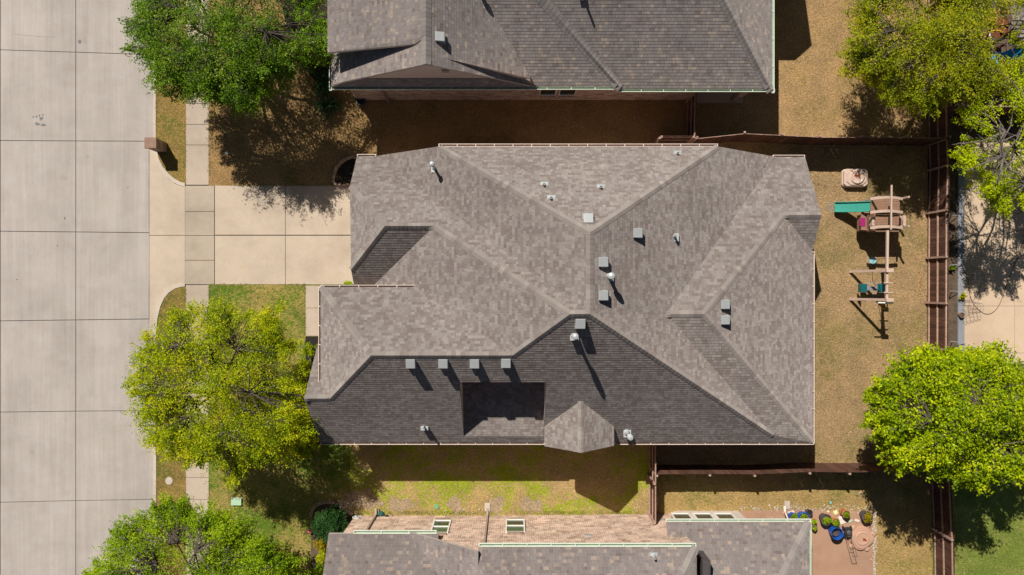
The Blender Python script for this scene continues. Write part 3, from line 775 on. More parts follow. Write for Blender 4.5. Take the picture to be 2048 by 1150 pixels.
gutter(Vector((ne.x, 9.0, 3.42)), Vector((ne.x, 23, 3.42)), (1, 0, 0), hn, gm_, .12, 1.2)
gutter(Vector((-8.33, 9.1, 3.47)), Vector((-8.33, 10.3, 3.47)), (-1, 0, 0), hn, gm_, .12, .9)
wall([(-7.9, 20), (-7.9, 9.62), (8.95, 9.62), (8.95, 10.9), (11.6, 10.9), (11.6, 20)], rn, hn, 'brick_n', ztop=3.42)
# gable siding wall
mb = MB(); gy = yp+.03
mb.face([(-7.0, gy, 4.1), (.9, gy, 4.1), (gp.x, gy, 7.42)])
gw = mb.build('gable_wall', 'siding', hn)
mb = MB(); mb.box((P(891, 146, 5.3).x, gy-.03, 5.3), (.32, .04, .3)); mb.build('gable_vent', 'rail_metal', gw)
def window_n(px0, px1, Y, z0, z1, parent, n=2):
    x0, x1 = (px0-1024)*.92*35/F, (px1-1024)*.92*35/F
    mb = MB()
    for a_, b_, c_, d_ in ((x0, x1, z0-.06, z0), (x0, x1, z1, z1+.06), (x0, x0+.05, z0, z1), (x1-.05, x1, z0, z1)):
        mb.box(((a_+b_)/2, Y-.025, (c_+d_)/2), (b_-a_, .07, d_-c_))
    fr = mb.build('window', 'frame', parent)
    mb = MB(); mb.face([(x0, Y-.008, z0), (x1, Y-.008, z0), (x1, Y-.008, z1), (x0, Y-.008, z1)]); mb.build('pane', 'glass', fr)
    mb = MB()
    for k in range(7): mb.box((x0+(x1-x0)*(k+.5)/7, Y-.04, z0-.13), ((x1-x0)/7-.02, .1, .1))
    mb.build('brick_sill', 'brick', fr)
window_n(1081, 1116, 9.62, 1.0, 2.6, hn); window_n(1122, 1157, 9.62, 1.0, 2.6, hn)
# rear porch post and door step of the north house
mb = MB(); mb.box((11.35, 9.62, 1.7), (.3, .3, 3.4)); mb.build('porch_post', 'brick_n', hn)
mb = MB(); mb.prism([(9.0, 9.45), (11.8, 9.45), (11.8, 10.9), (9.0, 10.9)], 0, .1); mb.build('porch_slab', 'walk', hn)
mb = MB(); mb.tube([(-6.3, 9.5, .02), (-6.3, 9.5, 3.4)], .045, 8); mb.build('downspout', 'rail_metal', hn)

# ---- house to the south
hs = empty('brick_house', P(1140, 1250), 'house at the bottom edge with washed red brick wall and pale mixed shingle roof', 'house')
rs = Roof()
X0 = P(657, 1068, 3.5).x; yl = -11.37; yb = -24
rs.add([Vector((X0, yl, 3.5)), Vector((-3.4, yl, 3.5)), Vector((-3.4, yl-2.0, 4.75)), Vector((-5.0, yl-4.5, 6.3)), Vector((X0, yl-4.5, 6.3))], 'N')
def Wz(x): return 5.7+.70*(x+1.48)
xm = P(957, 1101, 5.5).x
rs.add([Vector((-4.7, -11.33, Wz(-4.7))), Vector((xm, -11.33, 5.73)), Vector((xm, -11.93, 5.73)), Vector((xm+2.03, -14.18, 7.15)), Vector((xm+2.03, -16, 7.15)), Vector((-4.7, -16, Wz(-4.7)))], 'W')
ye = -11.28; e1 = P(1393, 1097, 5.3).x
rs.add([Vector((xm-.02, ye, 5.32)), Vector((e1, ye, 5.32)), Vector((e1-2.2, ye-2.9, 7.15)), Vector((xm+2.03, ye-2.9, 7.15)), Vector((xm, ye-.65, 5.73))], 'N')
rs.add([Vector((e1, ye, 5.32)), Vector((e1, ye-6, 5.32)), Vector((e1-2.2, ye-2.9, 7.15))], 'E')
rs.add([Vector((e1-2.2, ye-2.9, 7.15)), Vector((xm+2.6, ye-2.9, 7.15)), Vector((xm, ye-8.5, 3.5)), Vector((e1, ye-8.5, 3.5))], 'S')
yr = -11.02; rx0 = P(1333, 1045, 2.9).x; rx1 = P(1619, 1045, 2.9).x
rs.add([Vector((rx0, yr, 2.9)), Vector((rx1, yr, 2.9)), Vector((rx1-3.4, yr-4.0, 5.3)), Vector((rx0, yr-4.0, 5.3))], 'N')
rs.add([Vector((rx1, yr, 2.9)), Vector((rx1, yr-9, 2.9)), Vector((rx1-3.4, yr-4.0, 5.3))], 'E')
ros = rs.build('shingle_south', hs, trim='soffit')
caps(rs, ros, [(Vector((e1, ye, 5.34)), Vector((e1-2.2, ye-2.9, 7.17))), (Vector((rx1, yr, 2.92)), Vector((rx1-3.4, yr-4.0, 5.32)))], mat='cap_grey', half=.2)
gutter(Vector((X0+1.15, yl-.01, 3.46)), Vector((P(873, 1068, 3.5).x, yl-.01, 3.46)), (0, 1, 0), hs, gm_, .14, 1.1)
gutter(Vector((xm, ye-.01, 5.28)), Vector((e1, ye-.01, 5.28)), (0, 1, 0), hs, gm_, .14, 1.05)
gutter(Vector((rx0-.02, yr-.01, 2.86)), Vector((rx1+.1, yr-.01, 2.86)), (0, 1, 0), hs, gm_, .12, 1.0)
gutter(Vector((rx1-.01, yr, 2.86)), Vector((rx1-.01, yr-9, 2.86)), (1, 0, 0), hs, gm_, .12, 1.4)
gutter(Vector((X0-.02, yl-1.2, 3.46)), Vector((X0-.02, yl-5, 3.46)), (-1, 0, 0), hs, gm_, .12, 1.0)
pipe_vent(ros, rs, 1310, 1118, .35, .05, False)
wall([(-8.05, -20), (-8.05, -11.7), (-3.4, -11.7)], rs, hs, 'brick_s', ztop=3.45)
wall([(-3.42, -11.7), (xm, -11.7)], rs, hs, 'brick_s', under=.25); wall([(xm, -11.7), (8.15, -11.6)], rs, hs, 'brick_s', ztop=5.2)
wall([(8.15, -11.6), (8.15, -16)], rs, hs, 'brick_s', ztop=5.0)
wall([(13.9, -20), (13.9, -11.75)], rs, hs, 'brick_s', ztop=2.8); wall([(13.9, -11.75), (13.0, -11.75), (13.0, -12.9), (11.8, -12.9)], rs, hs, 'brick_s', ztop=2.8)
wall([(8.15, -11.65), (8.35, -11.45), (11.6, -11.45), (11.9, -12.6)], rs, hs, 'siding_light', ztop=2.8)
def win_s(x0, x1, z0, z1, Y, parent, sill=True):
    mb = MB(); t_ = .07
    for a_, b_, c_, d_ in ((x0, x1, z0-t_, z0), (x0, x1, z1, z1+t_), (x0-t_, x0, z0-t_, z1+t_), (x1, x1+t_, z0-t_, z1+t_), (x0, x1, (z0+z1)/2-.03, (z0+z1)/2+.03)):
        mb.box(((a_+b_)/2, Y+.03, (c_+d_)/2), (b_-a_, .07, d_-c_))
    fr = mb.build('window', 'frame', parent)
    mb = MB(); mb.face([(x0, Y+.012, z0), (x1, Y+.012, z0), (x1, Y+.012, (z0+z1)/2), (x0, Y+.012, (z0+z1)/2)]); mb.build('pane', 'glass', fr)
    mb = MB(); mb.face([(x0, Y+.012, (z0+z1)/2), (x1, Y+.012, (z0+z1)/2), (x1, Y+.012, z1), (x0, Y+.012, z1)]); mb.build('pane', 'screen_green', fr)
    if sill:
        for zz in (z0-.17, z1+.17):
            mb = MB(); n = 13
            for k in range(n): mb.box((x0+(x1-x0)*(k+.5)/n, Y+.03, zz), ((x1-x0)/n-.016, .1, .17))
            mb.build('brick_sill' if zz < 1 else 'brick_lintel', 'terracotta' if False else 'brick', fr)
def sx_(px, z): return (px-1024)*(CAM_H-z)/F
win_s(sx_(867, 1.6), sx_(897, 1.6), .85, 2.5, -11.7, hs); win_s(sx_(1014, 1.6), sx_(1047, 1.6), .85, 2.5, -11.66, hs)
for q0 in (1340, 1384, 1427): win_s(sx_(q0+10, 1.2), sx_(q0+10+32, 1.2), .55, 2.3, -11.45, hs, False)
for px_, top in ((975, 5.2), (752, 3.4)):
    X = sx_(px_, 0); mb = MB(); Y = -11.64
    mb.box((X, Y, top/2), (.09, .08, top)); mb.beam((X, Y, .1), (X, Y+.35, .04), .1, .08); mb.build('downspout', 'rail_metal', hs)
mb = MB(); mb.beam((13.35, -11.7, 2.8), (13.95, -11.45, .1), .09, .07); mb.beam((13.95, -11.45, .1), (13.95, -11.2, .04), .1, .08); mb.build('downspout', 'gutter', hs)
for x_c, y_c in ((sx_(975, 0), -11.25), (14.1, -11.15)):
    mb = MB(); mb.box((x_c, y_c, .03), (.28, .42, .05)); mb.box((x_c, y_c, .06), (.18, .34, .02)); mb.build('splash_block', 'kerb', hs)
mb = MB(); mb.box((sx_(1177, 3), -11.66, 3.0), (.28, .14, .22)); mb.build('wall_vent', 'vent_cap', hs)
mb = MB(); mb.box((sx_(1343, 3.2), -11.9, 3.4), (.3, .3, .5)); mb.build('meter_box', 'frame', hs)
# box between the roofs, its dark colour stands in for shadow on the wall
mb = MB(); mb.box((sx_(1403, 4.0), -12.9, 4.2), (.35, 1.6, 1.2)); mb.build('wall_shadow_box', 'pot_dark', hs)

# ------------------------------------------------------------------ fences
def fence(pts, label, h=1.68, rail_side=1, post_step=2.4, post_out=True, lean=0, slats='fence'):
    pts = [Vector((p[0], p[1], 0)) for p in pts]
    root = empty('wood_fence', pts[0], label, 'fence', 'wooden yard fences')
    mb = MB(); rr = random.Random(len(label)); rails = [MB(), MB(), MB()]
    posts = []
    for a_, b_ in zip(pts, pts[1:]):
        d_ = b_-a_; L = d_.length; d_ /= L; n_ = Vector((-d_.y, d_.x, 0))*rail_side; n = max(1, int(L/.145)); ang = math.atan2(d_.y, d_.x)
        for k in range(n):
            c_ = a_+d_*(L*(k+.5)/n); hh = h+rr.uniform(-.018, .018)
            mb.box((c_.x+rr.uniform(-.004, .004), c_.y+rr.uniform(-.004, .004), hh/2+.01), (L/n-.008, .018, hh), ang+rr.uniform(-.015, .015))
        for r_, z_ in zip(rails, (.18, .88, h-.12)):
            r_.beam(a_+n_*.03+Vector((0, 0, z_)), b_+n_*.03+Vector((0, 0, z_)), .04, .085)
        m_ = max(1, int(L/post_step+.5))
        for k in range(m_+1): posts.append(a_+d_*(L*k/m_)+n_*.09)
    mb.build('picket_panel', 'fence', root)
    for r_ in rails: r_.build('rail', 'fence_rail', root)
    done = []
    for p_ in posts:
        if any((p_-q).length < .4 for q in done): continue
        done.append(p_); m2 = MB(); m2.box((p_.x, p_.y, (h+.02)/2), (.095, .095, h+.02)); m2.build('post', 'fence_rail', root)
    return root
def fp(px, py, h=1.68): p_ = P(px, py, h); return (p_.x, p_.y)
fence([fp(1320, 272), fp(1393, 272)], 'short dark brown fence panel running from the main house corner to the north gate', rail_side=-1)
fence([fp(1320, 272), fp(1313, 291)], 'very short brown fence return touching the main house gutter', rail_side=1, post_step=3)
fence([fp(1393, 186), fp(1391, 274)], 'brown cross fence between the north house wall and the boundary fence', rail_side=-1)
fence([fp(1395, 278), fp(1490, 268), fp(1640, 275), fp(1900, 277)], 'long brown boundary fence on the north side of the back yard, with a slight bend', rail_side=1)
fence([fp(1896, -120), fp(1896, 100), fp(1898, 277)], 'brown rear fence behind the north house yard under the tree', rail_side=-1)
fence([fp(1898, 277), fp(1900, 330), fp(1897, 420), fp(1896, 700), fp(1902, 944)], 'tall brown rear fence with pale rails beside the play set', rail_side=-1, post_step=2.7)
fence([fp(1902, 944), fp(1908, 1080), fp(1912, 1300)], 'brown rear fence behind the south yard with two diagonal posts showing', rail_side=-1, post_step=2.7)
fence([fp(1314, 948), fp(1420, 947), fp(1510, 948), fp(1620, 943), fp(1700, 944), fp(1902, 943)], 'long reddish brown boundary fence south of the back yard', rail_side=-1)
fence([fp(1313, 890), fp(1313, 1046)], 'reddish cross fence between the main house and the brick wall of the south house', rail_side=-1)
fence([fp(1902, 214), fp(2300, 214)], 'brown cross fence east of the rear fence below the play house', rail_side=1)

# ------------------------------------------------------------------ trees
def leaves(name, centers, radii, per, ln, wd, mat, parent, seed, upbias=1.0, zflat=.5, dirs=None, elong=1.6):
    rg_ = np.random.default_rng(seed); N = len(centers)*per
    C_ = np.repeat(np.array(centers), per, 0); RR = np.repeat(np.array(radii), per)
    off = rg_.normal(size=(N, 3))*np.array([.5, .5, .5*zflat])
    # leaves gather along a few twigs of each cluster
    tw = rg_.normal(size=(len(centers)*9, 3)); tw[:, 2] *= .5; tw /= np.linalg.norm(tw, axis=1, keepdims=True)
    pick = np.repeat(np.arange(len(centers)), per)*9+rg_.integers(0, 9, N)
    tt = rg_.random(N)**.7
    off = tw[pick]*(tt*1.15)[:, None]+off*(.22+.25*(1-tt))[:, None]
    if dirs is not None:
        D = np.repeat(np.array(dirs), per, 0); off += D*((off*D).sum(1)*(elong-1))[:, None]
    pos = C_+off*RR[:, None]
    n_ = rg_.normal(size=(N, 3))*.8; n_[:, 2] = np.abs(n_[:, 2])+upbias; n_ /= np.linalg.norm(n_, axis=1, keepdims=True)
    t_ = np.cross(n_, rg_.normal(size=(N, 3))); t_ /= np.linalg.norm(t_, axis=1, keepdims=True); b_ = np.cross(n_, t_)
    L = ln*rg_.uniform(.65, 1.3, N)[:, None]; W = wd*rg_.uniform(.7, 1.3, N)[:, None]
    V = np.empty((N, 4, 3)); V[:, 0] = pos-t_*L/2; V[:, 1] = pos+b_*W/2+t_*L*.08; V[:, 2] = pos+t_*L/2-n_*L*.12; V[:, 3] = pos-b_*W/2+t_*L*.08
    V[:, :, 2] = np.maximum(V[:, :, 2], .05)
    me = bpy.data.meshes.new(name); me.vertices.add(N*4); me.vertices.foreach_set('co', V.ravel().astype(np.float32))
    me.loops.add(N*4); me.loops.foreach_set('vertex_index', np.arange(N*4, dtype=np.int32))
    me.polygons.add(N); me.polygons.foreach_set('loop_start', np.arange(0, N*4, 4, dtype=np.int32)); me.polygons.foreach_set('loop_total', np.full(N, 4, np.int32))
    me.materials.append(M[mat]); me.update(calc_edges=True); me.validate()
    o = bpy.data.objects.new(name, me); link(o, parent); return o
def tree(name, label, cx, cy, zc, radii, vz, ncl, per, ln, wd, mat, trunk, seed, cr=(.45, .85), bark='bark', trunk_r=.16, zmin=1.8, edge=.35, gaps=(), bare=0, lower=.75, grow=.965, holes=20, sprays=34, cat='tree', group='yard trees', low_skip=0):
    rr = random.Random(seed); k = (CAM_H-zc)/F; base = P(trunk[0], trunk[1], 0)
    root = empty(name, base, label, cat, group); cxw, cyw = (cx-1024)*k, (575-cy)*k; n = len(radii)
    ph = [rr.uniform(0, 6.28) for _ in range(3)]
    def Rad(t_):
        u_ = (t_/(2*math.pi)) % 1*n; i0 = int(u_) % n; fr_ = u_-int(u_); fr_ = fr_*fr_*(3-2*fr_)
        r_ = (radii[i0]*(1-fr_)+radii[(i0+1) % n]*fr_)*k*grow
        return r_*(1+.05*math.sin(6*t_+ph[0])+.055*math.sin(11*t_+ph[1])+.05*math.sin(19*t_+ph[2]))
    cs, rs_, ds = [], [], []; tries = 0
    hs_ = [(rr.uniform(0, 6.28), math.sqrt(rr.random())*.95, rr.uniform(.22, .5)) for _ in range(holes)]
    hs_ = [(cxw+math.cos(a_)*q_*Rad(a_), cyw+math.sin(a_)*q_*Rad(a_), r_) for a_, q_, r_ in hs_]
    def hole(x, y): return any((x-a_)**2+(y-b_)**2 < r_*r_ for a_, b_, r_ in hs_)
    while len(cs) < ncl and tries < ncl*30:
        tries += 1; t_ = rr.uniform(0, 2*math.pi); Rm = Rad(t_)
        q_ = math.sqrt(rr.random()) if rr.random() > edge else rr.uniform(.78, .97)
        x = cxw+math.cos(t_)*Rm*q_; y = cyw+math.sin(t_)*Rm*q_
        dome = math.sqrt(max(0, 1-q_**2.2)); z = zc+vz*dome*rr.uniform(-lower, 1.0)+rr.uniform(-.25, .25)-(.5*q_*q_)
        z = max(zmin, z); rad = rr.uniform(*cr)*(1.0 if q_ < .8 else .75)
        if q_*Rm+rad*.7 > Rm: x = cxw+math.cos(t_)*(Rm-rad*.7); y = cyw+math.sin(t_)*(Rm-rad*.7)
        pxx, pyy = 1024+x*F/(CAM_H-z), 575-y*F/(CAM_H-z)
        if any((pxx-g0)**2+(pyy-g1)**2 < g2*g2 for g0, g1, g2 in gaps): continue
        if any((x-c_[0])**2+(y-c_[1])**2+(z-c_[2])**2 < (.42*rad)**2 for c_ in cs[-80:]): continue
        if hole(x, y) and q_ < .93: continue
        cs.append((x, y, z)); rs_.append(rad); ds.append((math.cos(t_), math.sin(t_), .05))
    nmain = len(cs)
    for j in range(sprays):       # thin shoots that break the outline
        t_ = rr.uniform(0, 6.28); Rm = Rad(t_); q_ = rr.uniform(.93, 1.10)
        cs.append((cxw+math.cos(t_)*Rm*q_, cyw+math.sin(t_)*Rm*q_, max(zmin, zc+rr.uniform(-.9, .5)))); rs_.append(rr.uniform(.16, .36)); ds.append((math.cos(t_), math.sin(t_), .05))
    mb = MB(); fork = Vector((base.x+(cxw-base.x)*.3, base.y+(cyw-base.y)*.3, max(1.0, zc*.4)))
    mb.tube([base-Vector((0, 0, .1)), base+Vector((0, 0, .25)), (base+fork)/2+Vector((.03, -.02, .1)), fork], [trunk_r*1.5, trunk_r*1.12, trunk_r, trunk_r*.85], 10)
    mb.build('trunk', bark, root, smooth=True)
    mb = MB(); nl = 9; hubs = []
    for j in range(nl):
        t_ = 2*math.pi*j/nl+rr.uniform(-.3, .3); q_ = rr.uniform(.35, .62); Rm = Rad(t_)
        hub = Vector((cxw+math.cos(t_)*Rm*q_, cyw+math.sin(t_)*Rm*q_, zc+vz*rr.uniform(-.1, .5)))
        mid = fork.lerp(hub, .5)+Vector((rr.uniform(-.2, .2), rr.uniform(-.2, .2), .25)); hubs.append(hub)
        mb.tube([fork-Vector((0, 0, .15)), mid, hub], [trunk_r*.45, trunk_r*.28, trunk_r*.14], 6)
    hubs.append(fork+Vector((0, 0, vz)))
    mb.tube([fork, fork+Vector((.1, .1, vz))], [trunk_r*.6, trunk_r*.2], 6)
    for c_, r_ in zip(cs, rs_):
        cv = Vector(c_); hb = min(hubs, key=lambda h: (h-cv).length)
        m_ = hb.lerp(cv, .5)+Vector((rr.uniform(-.15, .15), rr.uniform(-.15, .15), .1))
        mb.tube([hb, m_, cv], [trunk_r*.17, trunk_r*.11, .008], 4, cap=False)
        for q in range(4):
            mb.tube([cv.lerp(m_, .3), cv+Vector((rr.uniform(-1, 1), rr.uniform(-1, 1), rr.uniform(-.4, .5)))*r_*.9], [.014, .004], 3, cap=False)
    for j in range(bare):
        hb = rr.choice(hubs); t_ = rr.uniform(0, 6.28); p0 = hb; L = rr.uniform(1, 2.4)
        p1_ = p0+Vector((math.cos(t_), math.sin(t_), rr.uniform(-.1, .4)))*L
        mb.tube([p0, p0.lerp(p1_, .5)+Vector((rr.uniform(-.2, .2), rr.uniform(-.2, .2), .1)), p1_], [.04, .025, .006], 5, cap=False)
        for q in range(4):
            s0 = p0.lerp(p1_, rr.uniform(.3, .9)); mb.tube([s0, s0+Vector((rr.uniform(-.5, .5), rr.uniform(-.5, .5), rr.uniform(0, .4)))], [.014, .004], 3, cap=False)
    mb.build('branches', bark, root)
    leaves('crown', cs, rs_, per, ln, wd, mat, root, seed, dirs=ds)
    return root
# radii are given counter-clockwise from the right-hand side
tree('oak_tree', 'large deep green oak at the upper left overhanging the sidewalk and street', 452, 62, 4.6,
     [192, 188, 175, 210, 230, 220, 195, 170, 180, 178, 148, 132, 132, 140, 138, 150], 2.1, 360, 300, .088, .042, 'leaf_oak', (470, 110), 11, grow=1.0, cr=(.4, .8), trunk_r=.2, gaps=((500, 28, 12),))
tree('elm_tree', 'big yellow-green tree left of the main house, hanging over the sidewalk', 430, 772, 4.8,
     [178, 170, 158, 152, 152, 158, 160, 155, 158, 160, 156, 150, 150, 160, 190, 195], 2.2, 350, 290, .085, .042, 'leaf_gold', (445, 785), 12, grow=.985, holes=38, cr=(.35, .75), trunk_r=.17, gaps=((408, 800, 17), (415, 845, 13), (395, 690, 9)))
tree('oak_tree', 'mid green oak cut off by the bottom edge beside the street', 395, 1160, 4.8,
     [195, 155, 120, 116, 132, 145, 178, 198, 200, 190, 190, 190, 190, 190, 190, 200], 2.2, 320, 270, .095, .045, 'leaf_mid', (420, 1180), 13, cr=(.4, .75), trunk_r=.18, gaps=((407, 1075, 14), (405, 1105, 12)))
tree('elm_tree', 'olive green tree in the north back yard leaning over the rear fence', 1842, 80, 4.9,
     [120, 120, 160, 180, 185, 175, 150, 128, 128, 125, 100, 104, 132, 130, 122, 125], 1.9, 240, 270, .09, .045, 'leaf_olive', (1880, 60), 14, holes=32, cr=(.4, .75), trunk_r=.15, bare=0)
tree('elm_tree', 'loose lime green tree with bare grey twigs at the upper right edge', 2030, 305, 4.6,
     [110, 120, 130, 165, 190, 150, 105, 90, 95, 90, 85, 95, 110, 110, 110, 110], 1.5, 90, 260, .10, .048, 'leaf_lime', (2010, 300), 15, holes=34, cr=(.35, .7), bark='bark_grey', trunk_r=.14, gaps=((1990, 240, 32), (2025, 275, 24), (1965, 290, 16)), bare=40, zmin=3)
tree('maple_tree', 'dense vivid green tree over the rear fence at the lower right', 1905, 838, 5.4,
     [205, 185, 155, 130, 124, 134, 142, 142, 140, 145, 142, 98, 108, 124, 155, 195], 2.7, 280, 230, .13, .075, 'leaf_vivid', (1880, 860), 16, cr=(.42, .75), trunk_r=.2)

tree('elm_tree', 'olive tree with reddish leaves over the play house at the upper right corner', 1965, 95, 4.4,
     [75, 90, 120, 140, 140, 130, 110, 95, 85, 85, 90, 95, 95, 85, 75, 70], 1.5, 110, 240, .09, .045, 'leaf_olive', (1950, 110), 17, cr=(.4, .7), trunk_r=.12, gaps=((1994, 60, 30), (2035, 60, 46), (1972, 108, 20), (2000, 116, 26), (2022, 108, 24)), zmin=2.8)

def shrub(name, label, cx, cy, r, h, mat, seed, n=26, per=120, ln=.07, wd=.035, cat='shrub', group='garden shrubs', sq=1.0, solid=False):
    rr = random.Random(seed); base = P(cx, cy, 0); root = empty(name, base, label, cat, group)
    k = (CAM_H-h*.6)/F; rad = r*k; cxw, cyw = (cx-1024)*k, (575-cy)*k; cs, rs_ = [], []
    mb = MB()
    for j in range(n):
        t_ = rr.uniform(0, 6.28); q_ = math.sqrt(rr.random()); z = h*.5+h*.42*math.sqrt(1-q_*q_)*rr.uniform(.3 if solid else -.2, 1)
        x, y = cxw+math.cos(t_)*rad*q_*.82, cyw+math.sin(t_)*rad*q_*sq*.82; cs.append((x, y, z)); rs_.append(rad*(.3 if n > 15 else .42))
        mb.tube([base, base.lerp(Vector((x, y, z)), .6)+Vector((0, 0, .05)), (x, y, z)], [.02, .012, .004], 4, cap=False)
    mb.build('stem', 'bark', root); leaves('foliage', cs, rs_, per, ln, wd, mat, root, seed, zflat=.9)
    return root
shrub('holly_bush', 'round clipped dark green bush at the corner of the south house', 662, 1048, 37, 1.7, 'leaf_dark', 31, n=70, per=170, ln=.075, wd=.045, solid=True)
shrub('garden_shrub', 'small golden yellow shrub below the round dark bush', 640, 1086, 15, .7, 'leaf_orange', 32, n=14)
shrub('garden_shrub', 'yellow-green shrub beside the south house front gutter', 646, 1112, 16, .8, 'leaf_gold', 33, n=16)
shrub('garden_shrub', 'low green shrub at the bottom edge left of the south house', 638, 1140, 15, .7, 'leaf_mid', 34, n=14)
shrub('garden_shrub', 'golden shrub in the mulch bed just below the front path', 622, 700, 16, 1.0, 'leaf_gold', 35, n=16)
shrub('garden_shrub', 'olive shrub touching the west gable roof of the main house', 612, 740, 20, 1.5, 'leaf_gold', 36, n=20)
shrub('garden_shrub', 'orange yellow upright shrub at the southwest corner of the main house', 592, 846, 32, 2.3, 'leaf_orange', 37, n=42, per=130)
shrub('garden_shrub', 'yellow-green spreading shrub right of the big gold tree', 608, 890, 30, 1.9, 'leaf_gold', 38, n=38, per=130)
shrub('garden_shrub', 'shaded olive shrub left of the southwest house corner', 560, 800, 30, 1.8, 'leaf_olive', 39, n=34, per=130)
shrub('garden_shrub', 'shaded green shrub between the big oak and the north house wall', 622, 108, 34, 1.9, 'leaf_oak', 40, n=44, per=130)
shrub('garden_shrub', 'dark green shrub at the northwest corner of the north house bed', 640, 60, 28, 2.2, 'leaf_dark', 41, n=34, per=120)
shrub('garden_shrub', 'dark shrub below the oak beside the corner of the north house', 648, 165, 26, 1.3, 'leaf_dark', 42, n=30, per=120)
shrub('garden_shrub', 'small green weed clump growing against the rear fence', 1906, 537, 7, .4, 'leaf_mid', 43, n=6, per=60, group='weeds by the patio')
shrub('garden_shrub', 'green sprig lying over the patio edge beside the small pot', 1928, 593, 9, .5, 'leaf_olive', 44, n=7, per=60, group='weeds by the patio')
shrub('garden_shrub', 'tiny green tuft at the inner corner of the garage and front wing', 694, 569, 13, .25, 'leaf_mid', 45, n=8, per=70, sq=.2, group='weeds by the patio')
def spiky(label, cx, cy, r, seed):
    rr = random.Random(seed); base = P(cx, cy, 0); root = empty('yucca_plant', base, label, 'plant'); mb = MB()
    for j in range(120):
        t_ = rr.uniform(0, 6.28); L = r*35/F*rr.uniform(.6, 1.1); hh = rr.uniform(.1, .6); d_ = Vector((math.cos(t_), math.sin(t_), 0)); s_ = Vector((-d_.y, d_.x, 0))*.022
        p0 = base+Vector((0, 0, .1)); p1_ = base+d_*L*.55+Vector((0, 0, hh)); p2 = base+d_*L+Vector((0, 0, hh*.55))
        mb.face([p0-s_, p0+s_, p1_+s_, p1_-s_]); mb.face([p1_-s_, p1_+s_, p2])
    mb.build('blades', 'leaf_blade', root)
spiky('spiky strap-leaved plant at the corner of the north house in shade', 657, 212, 34, 5)

# ------------------------------------------------------------------ loose blades standing out of the mown lawns
def grass(name, label, rects, dens, cols, seed, ln=.11, wd=.022):
    rg_ = np.random.default_rng(seed); Ps = []
    for x0, y0, x1, y1 in rects:
        a_, b_ = P(x0, y1), P(x1, y0); n = int((b_.x-a_.x)*(b_.y-a_.y)*dens)
        Ps.append(np.stack([rg_.uniform(a_.x, b_.x, n), rg_.uniform(a_.y, b_.y, n)], 1))
    p = np.concatenate(Ps)
    f_ = np.sin(p[:, 0]*1.7+np.sin(p[:, 1]*2.3)*1.5)+np.sin(p[:, 1]*2.9+p[:, 0]*.8+seed); p = p[f_+rg_.normal(size=len(p))*.8 > -.6]; N = len(p)
    t_ = rg_.uniform(0, 6.283, N); L = ln*rg_.uniform(.5, 1.3, N); hh = rg_.uniform(.015, .055, N); W = wd*rg_.uniform(.6, 1.3, N)
    V = np.zeros((N, 3, 3)); dx, dy = np.cos(t_), np.sin(t_)
    V[:, 0, 0] = p[:, 0]-dy*W/2; V[:, 0, 1] = p[:, 1]+dx*W/2; V[:, 1, 0] = p[:, 0]+dy*W/2; V[:, 1, 1] = p[:, 1]-dx*W/2
    V[:, 0, 2] = V[:, 1, 2] = .006; V[:, 2, 0] = p[:, 0]+dx*L; V[:, 2, 1] = p[:, 1]+dy*L; V[:, 2, 2] = hh
    me = bpy.data.meshes.new(name); me.vertices.add(N*3); me.vertices.foreach_set('co', V.ravel().astype(np.float32))
    me.loops.add(N*3); me.loops.foreach_set('vertex_index', np.arange(N*3, dtype=np.int32))
    me.polygons.add(N); me.polygons.foreach_set('loop_start', np.arange(0, N*3, 3, dtype=np.int32)); me.polygons.foreach_set('loop_total', np.full(N, 3, np.int32))
    m = leaf_mat('grass_blades_%d' % seed, cols, .2, .5); me.materials.append(m); me.update(calc_edges=True)
    o = bpy.data.objects.new(name, me); col.objects.link(o); return tag(o, label, kind='stuff')
STRAW = [(.1, (.16, .10, .05)), (.4, (.40, .28, .155)), (.7, (.58, .43, .26)), (1, (.82, .68, .47))]
grass('grass', 'dry straw coloured grass of the back yards', [(1600, 300, 1856, 925), (1548, -20, 1856, 268)], 90, STRAW, 61)
grass('grass', 'dry grass with some green north of the house', [(419, -20, 760, 369), (760, 180, 1386, 292), (313, -20, 370, 300), (313, 660, 370, 1170)], 70, [(.1, (.10, .09, .02)), (.4, (.32, .21, .07)), (.7, (.50, .34, .14)), (1, (.68, .5, .26))], 62)
grass('grass', 'green and straw grass of the front lawn south of the drive', [(419, 571, 610, 1170), (610, 905, 700, 1000)], 90, [(.1, (.07, .11, .015)), (.45, (.16, .22, .025)), (.7, (.36, .32, .08)), (1, (.62, .5, .22))], 63)
grass('grass', 'green and straw grass of the south side yard', [(700, 888, 1296, 1026)], 90, [(.1, (.16, .17, .02)), (.4, (.36, .33, .07)), (.7, (.50, .38, .16)), (1, (.7, .55, .28))], 64)
grass('grass', 'straw grass of the south back yard', [(1330, 955, 1862, 1014), (1752, 1014, 1862, 1170)], 90, [(.1, (.2, .15, .03)), (.4, (.44, .31, .11)), (.7, (.58, .42, .18)), (1, (.78, .62, .34))], 65)
grass('grass', 'green grass beyond the rear fence', [(1912, 900, 2070, 1170)], 80, [(.1, (.08, .14, .015)), (.5, (.2, .3, .03)), (1, (.5, .5, .14))], 66)

